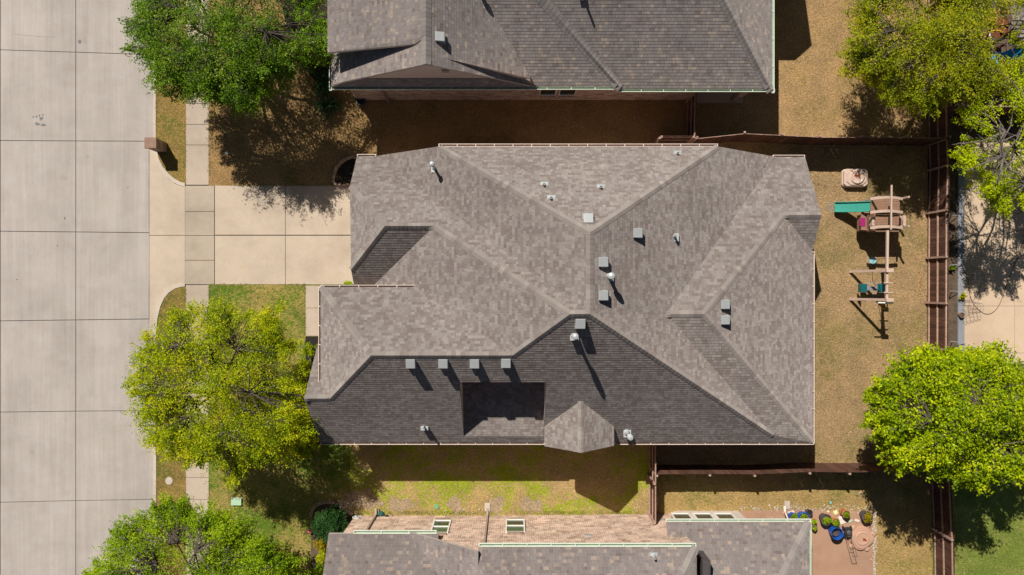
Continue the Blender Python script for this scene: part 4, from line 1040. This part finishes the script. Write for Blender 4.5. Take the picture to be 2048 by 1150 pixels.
FR = [(.1, (.07, .09, .02)), (.4, (.2, .2, .04)), (.7, (.38, .30, .11)), (1, (.6, .48, .24))]
grass('grass', 'ragged grass fringe creeping over the paving edges', [(416.5, -20, 419, 371), (370, -20, 372.5, 365), (370, 575, 372.5, 1170), (416.5, 570, 419, 1170), (420, 369.5, 700, 372), (419, 567.5, 611, 570), (609, 571, 612.5, 672), (311.5, -20, 314, 290), (311.5, 665, 314, 1170), (700, 1022, 1296, 1029)], 900, FR, 71, ln=.09)
LIT = [(.1, (.10, .05, .02)), (.5, (.32, .17, .07)), (1, (.6, .38, .2))]
grass('leaf_litter', 'brown fallen leaves along the rear fence and kerb', [(1836, 470, 1857, 700), (1845, 300, 1857, 470), (1560, 905, 1640, 926), (314, 860, 326, 1010), (700, 970, 770, 1020), (419, 200, 700, 300)], 45, LIT, 72, ln=.09, wd=.05)

# ------------------------------------------------------------------ front yard things
# brick mailbox pillar
p0 = P(322, 304); mb_root = empty('brick_mailbox', (p0.x, p0.y, -.02), 'brown brick mailbox pillar on the verge beside the driveway', 'mailbox')
X0m, X1m, Y0m, Y1m = P(289, 0, 1.15).x, P(312, 0, 1.15).x, P(0, 296, 1.15).y, P(0, 275, 1.15).y
mb = MB(); mb.prism([(X0m+.03, Y0m+.02), (X1m-.03, Y0m+.02), (X1m-.03, Y1m-.02), (X0m+.03, Y1m-.02)], 0, 1.05); mb.build('pillar', 'brick', mb_root)
mb = MB(); mb.prism([(X0m-.01, Y0m-.01), (X1m+.01, Y0m-.01), (X1m+.01, Y1m+.01), (X0m-.01, Y1m+.01)], 1.05, 1.15); mb.build('cap', 'pot_brown', mb_root, bevel=.01)
mb = MB(); mb.box((X0m+.015, (Y0m+Y1m)/2, .8), (.05, .3, .25)); mb.build('mailbox_door', 'black', mb_root)
# post light
p0 = P(466, 313); pr = empty('post_light', p0, 'slim bollard lamp with a round white top on the front lawn', 'lamp')
mb = MB(); mb.tube([(p0.x, p0.y, 0), (p0.x, p0.y, .72)], .035, 10); mb.build('post', 'black', pr)
mb = MB(); mb.lathe((p0.x, p0.y, .78), [(.03, -.08), (.075, -.06), (.085, 0), (.07, .05), (.001, .09)], 16); mb.build('lamp_globe', 'white', pr, smooth=True)
def lid(name, label, cx, cy, r, m, cat='lid', h=.03, ring=None, sq=None):
    q = P(cx, cy); root = empty(name, q, label, cat); mb = MB(); rr_ = r*35/F
    if sq:
        mb.box((q.x, q.y, h/2+.004), (sq[0]*35/F, sq[1]*35/F, h)); mb.build('cover', m, root, bevel=.01)
        mb = MB(); mb.box((q.x, q.y, .012), (sq[0]*35/F+.06, sq[1]*35/F+.06, .014)); mb.build('rim', 'iron_lid', root)
    else:
        mb.lathe((q.x, q.y, 0), [(rr_*1.02, 0), (rr_*1.02, h), (rr_*.9, h+.006), (rr_*.86, h-.004), (.001, h-.004)], 24); mb.build('rim', ring or m, root)
        mb = MB(); mb.lathe((q.x, q.y, 0), [(rr_*.84, h), (.3*rr_, h+.004), (.001, h+.004)], 24); mb.build('cover', m, root)
lid('manhole_cover', 'round pale concrete meter lid in the verge just below the gold tree', 336.5, 898, 7, 'iron_lid')
lid('manhole_cover', 'round tan meter lid in the verge, lower of the two', 338.5, 961.5, 7.5, 'kerb', ring='kerb')
lid('utility_cover', 'rectangular pale green utility cover in the front lawn', 474, 1002.5, 10, 'mint_lid', sq=(20.5, 14), h=.12)
lid('utility_cover', 'round green lid in the grass beside the south brick wall', 873, 1013, 5.2, 'green_lid')
lid('utility_cover', 'tiny round blue lid at the edge of sidewalk and lawn', 428, 611, 2.5, 'blue')
# stone border of the planting bed by the garage
bd = empty('bed_border', P(672, 345), 'curved low stone border round the black mulch bed by the garage', 'border')
def border(pts, root, seed, wd=.13, h=.13, step=.2):
    rr = random.Random(seed); mb = MB(); pp = [P(*q) for q in pts]
    for a_, b_ in zip(pp, pp[1:]):
        L = (b_-a_).length; n = max(1, int(L/step)); ang = math.atan2((b_-a_).y, (b_-a_).x)
        for k in range(n):
            q = a_.lerp(b_, (k+.5)/n); mb.box((q.x+rr.uniform(-.01, .01), q.y+rr.uniform(-.01, .01), h/2), (L/n-.015, wd, h*rr.uniform(.85, 1.1)), ang+rr.uniform(-.06, .06))
    return mb.build('edging_stone', 'stone_edge', root, bevel=.012)
border([(712, 315), (703, 314.5), (692, 318), (681, 326), (673, 337), (668.5, 350), (667.5, 366), (675, 370.5), (699, 370.5)], bd, 3)
bd2 = empty('bed_border', P(640, 1010), 'pale curved stone border round the dark clipped bush', 'border')
border([(622, 1034), (625, 1020), (633, 1009), (646, 1004), (662, 1004), (678, 1009), (692, 1018), (706, 1029)], bd2, 4, wd=.16)

# things by the corner of the south house
q = P(716, 1036); hr = empty('hose_reel', q, 'white hose reel standing against the south brick wall', 'hose reel')
mb = MB()
for s_ in (-.13, .13): mb.tube([(q.x, q.y+s_-.01, .25), (q.x, q.y+s_+.01, .25)], .23, 20)
mb.build('reel_disc', 'white', hr); mb = MB(); mb.tube([(q.x, q.y-.12, .25), (q.x, q.y+.12, .25)], .16, 18); mb.build('hose_coil', 'vent_cap', hr)
mb = MB()
for s_ in (-.15, .15): mb.beam((q.x-.2, q.y+s_, .02), (q.x, q.y+s_, .25), .03, .03); mb.beam((q.x+.2, q.y+s_, .02), (q.x, q.y+s_, .25), .03, .03)
mb.build('stand', 'white', hr)
q = P(731, 1036); gl_ = empty('work_glove', q, 'crumpled blue cloth lying beside the white hose reel', 'cloth')
mb = MB(); rr = random.Random(4)
for k in range(5): mb.lathe((q.x+rr.uniform(-.14, .14), q.y+rr.uniform(-.05, .05), .02), [(.1, 0), (.09, .07), (.04, .12), (.001, .13)], 7, sx=rr.uniform(.6, 1.2), sy=rr.uniform(.5, 1))
mb.build('cloth_fold', 'blue', gl_)
q = P(763, 1025); gt = empty('garden_ornament', q, 'dark green wheeled sprinkler cart by the corner of the south wall', 'garden tool')
mb = MB(); mb.lathe((q.x, q.y, .12), [(.001, .12), (.1, .1), (.13, 0), (.1, -.06)], 12); mb.build('tank', 'teal_dark', gt)
mb = MB(); mb.tube([(q.x, q.y, .15), (q.x+.3, q.y-.15, .2), (q.x+.42, q.y+.12, .35), (q.x+.6, q.y-.12, .1)], .018, 6); mb.tube([(q.x-.12, q.y+.2, .05), (q.x-.12, q.y-.25, .05)], .02, 6)
mb.build('handle', 'iron', gt)
mb = MB()
for dx_ in (-.18, .28): mb.tube([(q.x+dx_, q.y-.16, .1), (q.x+dx_, q.y-.12, .1)], .1, 14)
mb.build('wheel', 'black', gt)
q = P(621, 1060); fl = empty('flower', q, 'small pink blossom beside the round dark bush', 'flower'); mb = MB()
for k in range(6): mb.lathe((q.x+.07*math.cos(k), q.y+.07*math.sin(k), .2), [(.001, .03), (.05, 0), (.001, -.02)], 7)
mb.build('petals', 'pink', fl); mb = MB(); mb.tube([(q.x, q.y, 0), (q.x, q.y, .2)], .01, 5); mb.build('stem', 'leaf_mid', fl)
# parked car nose / shadow is outside the frame: nothing to build

# ------------------------------------------------------------------ back yard: fire-pit table, play set
q = P(1706, 357); wt = empty('water_table', (q.x, q.y, 0), 'square pinkish stone-look fire table with a round bowl in the back yard', 'fire table')
hx, hy = .62, .46
mb = MB(); cc = [(-hx, -hy+.12), (-hx+.12, -hy), (hx-.12, -hy), (hx, -hy+.12), (hx, hy-.12), (hx-.12, hy), (-hx+.12, hy), (-hx, hy-.12)]
mb.prism([(q.x+a_*1.03, q.y+b_*1.03) for a_, b_ in cc], .0, .16); mb.prism([(q.x+a_*.97, q.y+b_*.97) for a_, b_ in cc], .16, .32)
mb.build('base', 'pink_plastic', wt, bevel=.03)
mb = MB(); oc = [(-.5, -.2), (-.3, -.38), (.3, -.38), (.5, -.2), (.5, .2), (.3, .38), (-.3, .38), (-.5, .2)]
mb.prism([(q.x+a_, q.y+b_) for a_, b_ in oc], .32, .37); mb.build('table_top', 'pink_plastic', wt, bevel=.015)
mb = MB(); mb.lathe((q.x+.03, q.y+.03, .37), [(.36, 0), (.36, .05), (.30, .055), (.24, .0), (.12, -.05), (.001, -.055)], 28); mb.build('bowl', 'pink_plastic', wt, smooth=True)
mb = MB(); rr = random.Random(2)
mb.lathe((q.x+.03, q.y+.08, .34), [(.12, .02), (.06, .03), (.001, .035)], 12)
for k in range(30):
    t_ = rr.uniform(0, 6.28); L = rr.uniform(.1, .2); mb.beam((q.x+.03, q.y+.08, .38), (q.x+.03+math.cos(t_)*L, q.y+.08+math.sin(t_)*L, .36+rr.uniform(0, .06)), .012, .008)
mb.build('ash_heap', 'rust', wt)

ps = empty('play_set', P(1762, 430), 'wooden play set with teal slide, climbing tower and swing beam', 'play set')
H = CAM_H
def B(name, mat, fn, bevel=0, parent=ps):
    m_ = MB(); fn(m_); return m_.build(name, mat, parent, bevel=bevel)
def slide(m_):
    x0, x1 = P(1670, 0, .25).x, P(1740, 0, 1.35).x; ya_, yb_ = P(0, 414, .25).y, P(0, 413, 1.35).y; n = 10; hw = .26
    rows = []
    for k in range(n+1):
        t_ = k/n; x = x0+(x1-x0)*t_; yc = ya_+(yb_-ya_)*t_; z = .22+1.15*(t_**1.3)
        rows.append([(x, yc+s_*hw, z+dz_) for s_, dz_ in ((-1, .12), (-.88, .12), (-.78, 0), (.78, 0), (.88, .12), (1, .12))]+[(x, yc+s_*hw, z-.05) for s_ in (1, -1)])
    vs = [v_ for r_ in rows for v_ in r_]; fs = []
    for k in range(n):
        for j in range(8): fs.append((k*8+j, k*8+(j+1) % 8, (k+1)*8+(j+1) % 8, (k+1)*8+j))
    fs += [tuple(range(8)), tuple(n*8+j for j in range(8))[::-1]]; m_.addv(vs, fs)
B('slide', 'teal', slide)
zd = 1.3; dk = [P(1741, 455, zd), P(1799, 455, zd), P(1799, 398, zd), P(1741, 398, zd)]
def deck(m_):
    y_a, y_b = dk[0].y, dk[2].y; n = 11
    for k in range(n):
        yk = y_a+(y_b-y_a)*(k+.5)/n; m_.box(((dk[0].x+dk[1].x)/2, yk, zd), (dk[1].x-dk[0].x, (y_b-y_a)/n-.012, .04))
B('deck', 'plank_dark', deck)
corners = [(dk[0].x, dk[0].y), (dk[1].x, dk[1].y), (dk[2].x, dk[2].y), (dk[3].x, dk[3].y)]
for cx_, cy_ in corners: B('tower_post', 'plank', lambda m_: m_.box((cx_, cy_, 1.05), (.09, .09, 2.1)))
ztop = 2.1
for yy_ in (398, 425, 456):
    def arch(m_, yy_=yy_):
        xa, xb = P(1740, 0, ztop).x, P(1804, 0, ztop).x; yc = P(0, yy_, ztop).y; n = 8; pr_ = None
        for k in range(n+1):
            t_ = k/n; q_ = Vector((xa+(xb-xa)*t_, yc+.06*math.sin(math.pi*t_), ztop+.12*math.sin(math.pi*t_)))
            if pr_ is not None: m_.beam(pr_, q_, .13, .10)
            pr_ = q_
    B('roof_beam', 'plank', arch, 0)
B('ridge_pole', 'pink_plastic', lambda m_: m_.beam(P(1783, 370, 2.4), P(1782, 459, 2.4), .065, .065))
def side_panel(m_):
    a_, b_ = P(1742, 463, 1.2), P(1801, 463, 1.2); m_.beam(a_, b_, .05, .5); m_.beam(P(1720, 460, .8), P(1746, 462, 1.0), .05, .6)
B('side_panel', 'plank_dark', side_panel)
B('front_panel', 'plank_dark', lambda m_: (m_.beam(P(1742, 425, 1.45), P(1742, 462, 1.45), .05, .7), m_.beam(P(1720, 430, .75), P(1720, 462, .75), .05, .5), m_.box(P(1742, 444, 1.0)+Vector((-.25, 0, 0)), (.5, .9, .04))))
B('play_window', 'magenta', lambda m_: m_.box(P(1725, 444, 1.02), (.28, .42, .05)), .01)
B('shutter', 'pink_plastic', lambda m_: (m_.box(P(1743.5, 443, 1.7), (.1, .42, .3)), m_.box(P(1747, 443, 1.85), (.03, .1, .1))))
for k in range(4): B('ladder_rung', 'plank', lambda m_: m_.box((dk[1].x-.02+k*.05, P(0, 444, 1).y, 1.75-k*.3), (.14, .5, .05)))
B('ladder_rail', 'plank', lambda m_: (m_.beam(P(1803, 435, 2.0), P(1796, 435, .05), .05, .09), m_.beam(P(1803, 452, 2.0), P(1796, 452, .05), .05, .09)))
B('swing_beam', 'pink_plastic', lambda m_: m_.beam(P(1775, 461, 2.25), P(1773, 604, 2.25), .10, .12), .01)
for yy_ in (541, 600):
    top = P(1779, yy_, 2.35); B('leg', 'plank', lambda m_: m_.beam(top, (P(1699, 0, 0).x, top.y, 0), .13, .09), .008)
    B('leg', 'plank', lambda m_: m_.beam(top, (top.x+.9, top.y, 0), .13, .09), .008)
    B('beam_bracket', 'pink_plastic', lambda m_: m_.box(top, (.34, .17, .14)), .01)
def swing(yc, seatz, mat, seat, name='swing'):
    m_ = MB(); yw = P(0, yc, seatz).y
    seat(m_, yw); o_ = m_.build(name, mat, ps); m2 = MB()
    return o_, m2, yw
xb_ = P(1776, 0, 2.3).x
# disc swing
m_ = MB(); c_ = P(1746, 521, .45); m_.lathe((c_.x, c_.y, c_.z), [(.001, .02), (.16, .02), (.18, 0), (.16, -.03), (.001, -.03)], 20); sw_ = m_.build('disc_swing', 'sky_plastic', ps)
m_ = MB(); m_.tube([c_, Vector((xb_-.1, c_.y, 1.3)), Vector((xb_, c_.y+.05, 2.25))], .012, 5); m_.build('rope', 'iron', sw_)
# glider
def glider(m_):
    y_ = P(0, 576, .6).y
    for x_0 in (1728, 1761): m_.box(P(x_0, 576, .55), (.3, .42, .07)); m_.box(P(x_0+(-8 if x_0 < 1740 else 8), 576, .75), (.06, .42, .35))
m_ = MB(); glider(m_); gl2 = m_.build('glider_seat', 'teal_dark', ps, bevel=.02)
m_ = MB(); m_.box(P(1745, 577, .5), (.62, .2, .06)); m_.build('glider_body', 'grey_seat', gl2, bevel=.02)
m_ = MB()
for dy_ in (-10, 9): m_.tube([P(1757, 576+dy_, .6), P(1776, 576+dy_, 2.25)], .014, 5); m_.tube([P(1768, 576+dy_, 2.35), P(1786, 576+dy_, 2.35)], .03, 6)
m_.build('hanger_bar', 'pink_plastic', gl2)
# ring on trapeze bar
m_ = MB(); c_ = P(1768, 612, 1.6); n = 22; pts = [(c_.x+.16*math.cos(2*math.pi*k/n), c_.y+.13*math.sin(2*math.pi*k/n), c_.z+.08*math.sin(2*math.pi*k/n)) for k in range(n+1)]
m_.tube(pts, .03, 8); m_.build('ring_swing', 'yellow', ps, smooth=True)
B('trapeze_bar', 'white', lambda m_: m_.tube([P(1756, 605.5, 2.2), P(1786, 606, 2.2)], .035, 8))
# scraps on the ground near the play set

# ------------------------------------------------------------------ south patio: pots and tools
def pot(label, cx, cy, r, h, m, plant='leaf_mid', soil='soil', seed=1, group='plant pots on the dirt patio'):
    root = empty('plant_pot', P(cx, cy, 0)*1.0, label, 'pot', group); top = P(cx, cy, h); root.location = (top.x, top.y, .006); rw_ = r*(CAM_H-h)/F
    mb = MB(); mb.lathe((top.x, top.y, .006), [(.001, 0), (rw_*.78, 0), (rw_*.96, h*.85), (rw_*1.03, h*.86), (rw_*1.03, h), (rw_*.9, h), (rw_*.88, h*.8)], 26); mb.build('pot_wall', m, root)
    mb = MB(); mb.lathe((top.x, top.y, .006), [(rw_*.9, h*.82), (rw_*.5, h*.86), (.001, h*.87)], 18); mb.build('potting_soil', soil, root)
    if plant:
        rr = random.Random(seed); n = 12; cs = [(top.x+rw_*.6*math.cos(6.28*rr.random())*rr.random(), top.y+rw_*.6*math.sin(6.28*rr.random())*rr.random(), h*1.0+.06) for _ in range(n)]
        leaves('plant', cs, [rw_*.4]*n, 40, .085, .04, plant, root, seed, upbias=.8)
    return root
pot('large dark tub of green plants beside two terracotta pots', 1653, 1040, 11, .42, 'pot_dark', seed=1)
pot('terracotta pot of green plants next to the large dark tub', 1672, 1044, 7.5, .32, 'terracotta', seed=2)
pot('terracotta pot of green plants at the top of the pot group', 1693, 1028.5, 7.8, .36, 'terracotta', seed=3)
pot('empty orange pot half hidden behind a planted terracotta pot', 1686.5, 1024, 6.5, .2, 'terracotta', None, seed=4)
pot('dark round tub of dry soil at the right end of the pot group', 1735, 1034, 11, .42, 'pot_dark', 'leaf_orange', seed=5)
pot('small brown pot with a green sprout by the roof corner, upper one', 1628, 1043, 5.3, .25, 'terracotta', seed=6)
pot('small brown pot with a sprout by the roof corner, lower one', 1629.5, 1056, 5.6, .25, 'pot_brown', seed=7)
pot('blue tub of green plants half under the gutter, left one', 1588, 1035, 9, .4, 'blue', seed=8)
pot('blue tub of green plants half under the gutter, right one', 1609, 1036, 11, .42, 'blue', seed=9)
pot('empty dark grey pot behind the blue tubs', 1619.5, 1025.5, 6, .3, 'pot_dark', None, 'mulch', seed=10)
q = P(1674, 1067, .5); bt = empty('blue_tub', (q.x, q.y, 0), 'deep blue bucket with a dark basin inside beside the mower', 'bucket')
rw_ = 11.5*(CAM_H-.5)/F
mb = MB(); mb.lathe((q.x, q.y, .006), [(.001, 0), (rw_*.8, 0), (rw_*1.0, .5), (rw_*1.06, .51), (rw_*1.05, .54), (rw_*.95, .53), (rw_*.86, .2), (.001, .18)], 28); mb.build('bucket_wall', 'blue', bt, smooth=False)
mb = MB(); mb.lathe((q.x-.03, q.y+.03, .2), [(.001, 0), (rw_*.55, .01), (rw_*.72, .22), (rw_*.66, .22), (rw_*.5, .06), (.001, .05)], 20); mb.build('basin', 'pot_dark', bt)
q = P(1692, 1062); mw = empty('lawn_mower', (q.x, q.y, 0), 'black push mower with a thin folding handle between bucket and sandbox', 'lawn mower')
mb = MB(); mb.prism([(q.x-.17, q.y-.24), (q.x+.14, q.y-.26), (q.x+.2, q.y-.1), (q.x+.2, q.y+.15), (q.x+.1, q.y+.25), (q.x-.15, q.y+.22)], .08, .28); mb.build('body', 'black', mw, bevel=.03)
mb = MB(); mb.lathe((q.x, q.y+.02, .28), [(.14, 0), (.14, .1), (.09, .14), (.001, .15)], 16); mb.box((q.x+.02, q.y-.15, .32), (.2, .08, .08)); mb.build('engine', 'pot_dark', mw)
for a_, b_ in ((-.2, .2), (.2, .2), (-.2, -.22), (.2, -.22)):
    mb = MB(); mb.tube([(q.x+a_-.02, q.y+b_, .1), (q.x+a_+.02, q.y+b_, .1)], .1, 14); mb.build('wheel', 'black', mw)
mb = MB()
for s_ in (-.13, .11): mb.tube([(q.x+s_, q.y-.22, .25), (q.x+s_+.01, q.y-.6, .6), (q.x+s_+.03, q.y-.95, .9)], .013, 6)
mb.tube([(q.x-.10, q.y-.95, .9), (q.x+.14, q.y-.95, .9)], .015, 6); mb.tube([(q.x-.12, q.y-.6, .6), (q.x+.12, q.y-.62, .6)], .01, 6)
mb.build('handle', 'iron', mw)
q = P(1721, 1075); sb = empty('sandbox_lid', (q.x, q.y, 0), 'tan round turtle-like sandbox cover with a rusty puddle in the middle', 'sandbox')
mb = MB(); n = 36; ring = []
for k in range(n):
    t_ = 2*math.pi*k/n; r_ = .60*(1+.07*math.cos(4*t_+.6)+.06*max(0, math.cos(2*t_-.2))**4)
    ring.append((q.x+r_*math.cos(t_), q.y+r_*math.sin(t_)))
mb.prism(ring, .0, .1)
for s_, zz in ((.93, .15), (.8, .19)): mb.prism([(q.x+(a_-q.x)*s_, q.y+(b_-q.y)*s_) for a_, b_ in ring], zz-.05, zz)
for t_ in (.3, 2.2, 3.9, 5.2):
    mb.lathe((q.x+.64*math.cos(t_), q.y+.64*math.sin(t_), 0), [(.13, 0), (.13, .07), (.08, .1), (.001, .1)], 12)
mb.build('shell', 'tan', sb, bevel=.015)
mb = MB(); mb.lathe((q.x, q.y+.02, .19), [(.36, 0), (.34, .03), (.3, .035), (.2, -.02), (.001, -.03)], 26); mb.build('centre_dish', 'tan', sb, smooth=True)
mb = MB(); mb.lathe((q.x+.02, q.y+.02, .175), [(.15, 0), (.001, .005)], 14, sx=1.1, sy=.9); mb.prism([(q.x+.05, q.y+.06), (q.x+.02, q.y-.08), (q.x+.3, q.y-.16), (q.x+.28, q.y-.1)], .19, .2); mb.build('puddle', 'rust', sb)
# pebbles along the edge of the dirt patio, scraps
mb = MB(); rr = random.Random(8)
for k in range(520):
    if rr.random() < .45: x, y = rr.gauss(1749, 2.2), rr.uniform(1025, 1160)
    elif rr.random() < .8: x, y = rr.uniform(1480, 1750), rr.gauss(1016, 4)
    else: x, y = rr.uniform(700, 1290), rr.gauss(1018, 5)
    q_ = P(x, y); s_ = rr.uniform(.012, .04); mb.lathe((q_.x, q_.y, .004), [(s_, 0), (s_*.8, s_*.6), (.001, s_*.8)], 6, sx=rr.uniform(.7, 1.3))
tag(mb.build('pebbles', 'stone'), 'pale pebbles strewn along the patio edge and wall foot', 'pebbles', kind='stuff')
def scrap(label, cx, cy, w1, w2, m, ang, name='plastic_scrap', cat='scrap', h=.03):
    q_ = P(cx, cy); mb = MB(); mb.box((q_.x, q_.y, .006+h/2), (w1, w2, h), ang, taper=.9); mb.box((q_.x+.02, q_.y+.01, .006+h), (w1*.5, w2*.6, h*.5), ang+.4)
    return tag(mb.build(name, m, bevel=.005), label, cat, 'scraps on the dirt patio')
scrap('white board lying between the terracotta pots', 1684, 1040, .3, .42, 'paper', .3, 'loose_board')
scrap('pale pink plastic scrap left of the right-hand tub', 1714, 1041, .24, .12, 'paper', -.3)
scrap('pale yellow toy at the top edge of the dirt patio', 1671, 1025, .22, .2, 'toy_yellow', .5, 'toy', 'toy', .06)
scrap('small white scrap beside the yellow toy', 1656, 1023, .1, .1, 'toy_yellow', .2)
scrap('white plastic bag behind the left blue tub', 1582, 1026, .34, .2, 'paper', .2, 'plastic_bag', 'bag', .1)
scrap('pale green scrap to the right of the terracotta pots', 1701, 1042, .24, .07, 'mint_lid', .6)
scrap('tiny turquoise toy lying in the grass above the pots', 1660.5, 1005, .09, .13, 'sky_plastic', .1, 'toy', 'toy', .05)
scrap('tiny lilac scrap lying in the south back lawn', 1720, 986, .12, .1, 'paper', .1)
# bin by the north house corner
q = P(724, 204); bn = empty('round_bin', (q.x, q.y, 0), 'small dark round tub at the foot of the north house wall', 'tub')
mb = MB(); mb.lathe((q.x, q.y, 0), [(.2, 0), (.24, .3), (.25, .32), (.2, .32), (.17, .1), (.001, .1)], 20); mb.build('tub_wall', 'pot_dark', bn)

# ------------------------------------------------------------------ east neighbour
ph = empty('play_house', P(2035, 60), 'wooden play house with grey slatted roof at the upper right corner', 'play house')
def slat_roof(m_):
    a_ = P(2014, 88, 2.6); n = 12
    for k in range(n):
        y_ = a_.y+k*.18; z_ = 2.6+.06*k if k < n/2 else 2.6+.06*(n-k)
        m_.box((a_.x+1.1, y_, z_), (2.2+.0*k, .17, .03))
m_ = MB(); slat_roof(m_); m_.build('roof', 'roof_slat', ph)
m_ = MB(); a_ = P(2014, 88, 2.6)
for dx_ in (.05, 2.1):
    for dy_ in (.05, 2.0): m_ = MB(); m_.box((a_.x+dx_, a_.y+dy_, 1.3), (.09, .09, 2.6)); m_.build('post', 'red_wood', ph)
m_ = MB(); q = P(1996, 55, 1.3)
m_.box((q.x-.1, q.y, 1.3), (1.2, 1.0, .05)); m_.beam((q.x-.6, q.y-.4, 1.9), (q.x+.5, q.y+.1, 1.9), .09, .09); m_.beam((q.x-.6, q.y+.5, 1.9), (q.x+.5, q.y+.5, 1.9), .09, .09); m_.beam((q.x+.1, q.y-.5, 1.3), (q.x+.1, q.y-.5, 2.2), .1, .1)
m_.build('balcony', 'red_wood', ph)
m_ = MB(); m_.tube([P(1978, 64, 1.9), P(1988, 61, 2.0), P(2002, 62, 1.9)], .035, 6); m_.build('grab_rail', 'yellow', ph)
m_ = MB(); m_.beam(P(1979, 66, 1.4), P(1976, 80, .1), .5, .06); m_.build('climbing_ramp', 'white', ph)
m_ = MB(); pts = [P(2032, 92, 1.5), P(2028, 106, 1.2), P(2014, 116, .9), P(1996, 122, .6), P(1975, 118, .4), P(1963, 106, .3)]
n = 10; vs = []
for k in range(len(pts)-1):
    for s_ in range(3):
        p_ = pts[k].lerp(pts[k+1], s_/3); vs.append(p_)
vs.append(pts[-1]); rows = []
for k, p_ in enumerate(vs):
    d_ = (vs[min(k+1, len(vs)-1)]-vs[max(k-1, 0)]).normalized(); s_ = Vector((-d_.y, d_.x, 0)).normalized()
    for j in range(7):
        t_ = math.pi*(1+j/6); m_.v.append(tuple(p_+s_*math.cos(t_)*.32+Vector((0, 0, .3+math.sin(t_)*.28))))
for k in range(len(vs)-1):
    for j in range(6): m_.f.append((k*7+j, k*7+j+1, (k+1)*7+j+1, (k+1)*7+j)); m_.uv.append([(0, 0)]*4); m_.m.append(0)
m_.build('slide', 'slide_blue', ph, smooth=True)

m_ = MB(); hp = [(1916, 510), (1920, 525), (1930, 545), (1936, 560), (1938, 585), (1945, 605), (1955, 618), (1968, 627), (1980, 627), (1992, 618), (2002, 600), (2014, 565), (2026, 535), (2036, 512), (2044, 490), (2048, 480), (2062, 470)]
def smooth_pts(pts_, z, n=4):
    V_ = [Vector((*P(*q_).xy, z)) for q_ in pts_]; out = []
    for k in range(len(V_)-1):
        a0, a1, a2, a3 = V_[max(k-1, 0)], V_[k], V_[k+1], V_[min(k+2, len(V_)-1)]
        for j in range(n):
            t_ = j/n; out.append(.5*((2*a1)+(a2-a0)*t_+(2*a0-5*a1+4*a2-a3)*t_*t_+(3*a1-a0-3*a2+a3)*t_**3))
    return out+[V_[-1]]
m_.tube(smooth_pts(hp, .03), .014, 6); tag(m_.build('garden_hose', 'iron', smooth=True), 'thin dark hose lying in a loop across the tan patio', 'hose')
def cage(label, cx, cy, rx, hgt, n=5):
    root = empty('wire_cage', P(cx, cy), label, 'plant cage', 'wire cages by the patio'); m_ = MB(); q_ = P(cx, cy)
    r0 = rx*35/F
    for k in range(n):   # lying on its side on the patio, hoops upright
        x_ = q_.x+.9*k/(n-1)*hgt; r_ = r0*(1-.12*k)
        m_.tube([(x_, q_.y+r_*math.cos(2*math.pi*j/18), r0+.02+r_*math.sin(2*math.pi*j/18)) for j in range(19)], .006, 4)
    for j in range(10):
        t_ = 2*math.pi*j/10; m_.tube([(q_.x-.25, q_.y+r0*math.cos(t_), r0+.02+r0*math.sin(t_)), (q_.x+.9*hgt, q_.y+r0*.52*math.cos(t_), r0+.02+r0*.52*math.sin(t_))], .005, 4)
    m_.build('wire', 'iron', root)
cage('larger wire plant cage lying across the grey edging', 1918, 555, 24, 1.2)
cage('smaller wire plant cage beside the little brown pot', 1918, 615, 17, .9)
for x0_, y0_, x1_, y1_, lb in ((1900, 430, 1914, 431, 'thin pale stake crossing the soil strip at its top end'), (1901, 530, 1925, 529, 'thin pale stake above the green weed clump'), (1902, 582, 1916, 583, 'thin pale stake between the two wire cages'), (1903, 683, 1932, 686, 'thin pale stake at the lower end of the soil strip')):
    m_ = MB(); m_.tube([P(x0_, y0_, .5), P(x1_, y1_, .15)], .018, 6); m_.tube([P(x0_, y0_, .5), P(x0_+2, y0_, .0)], .018, 6); tag(m_.build('garden_stake', 'vent_pipe'), lb, 'stake', 'stakes by the rear fence')
pot('little brown pot standing on the grey edging strip', 1924.5, 630, 5.2, .28, 'pot_brown', None, seed=21, group='pots by the patio')
pot('large dark round planter at the top end of the patio edging', 1930, 310, 15, .4, 'pot_dark', None, 'mulch', seed=22, group='pots by the patio')
def chair(label, cx, cy, seed):
    root = empty('wire_chair', P(cx, cy), label, 'patio chair', 'curly iron chairs on the patio'); q_ = P(cx, cy); m_ = MB(); m2 = MB()
    for a_, b_, r_ in ((0, 0, .22), (.32, .1, .24)):
        m_.tube([(q_.x+a_+r_*math.cos(2*math.pi*j/20), q_.y+b_+r_*.8*math.sin(2*math.pi*j/20), .45) for j in range(21)], .02, 6)
    m_.build('seat_ring', 'iron', root)
    for j in range(4):
        t_ = j*math.pi/2; m2.tube([(q_.x+.2*math.cos(t_), q_.y+.2*math.sin(t_), .45), (q_.x+.26*math.cos(t_), q_.y+.26*math.sin(t_), 0)], .014, 5)
    m2.build('legs', 'iron', root)
    m3 = MB(); m3.tube([(q_.x+.3, q_.y+.2*math.cos(math.pi*j/10), .45+.45*math.sin(math.pi*j/10)) for j in range(11)], .018, 6); m3.build('backrest', 'iron', root)
chair('black curly iron chair on the patio below the lime tree', 2032, 418, 1); chair('black iron chair cut by the right edge beside the hose end', 2044, 462, 2)
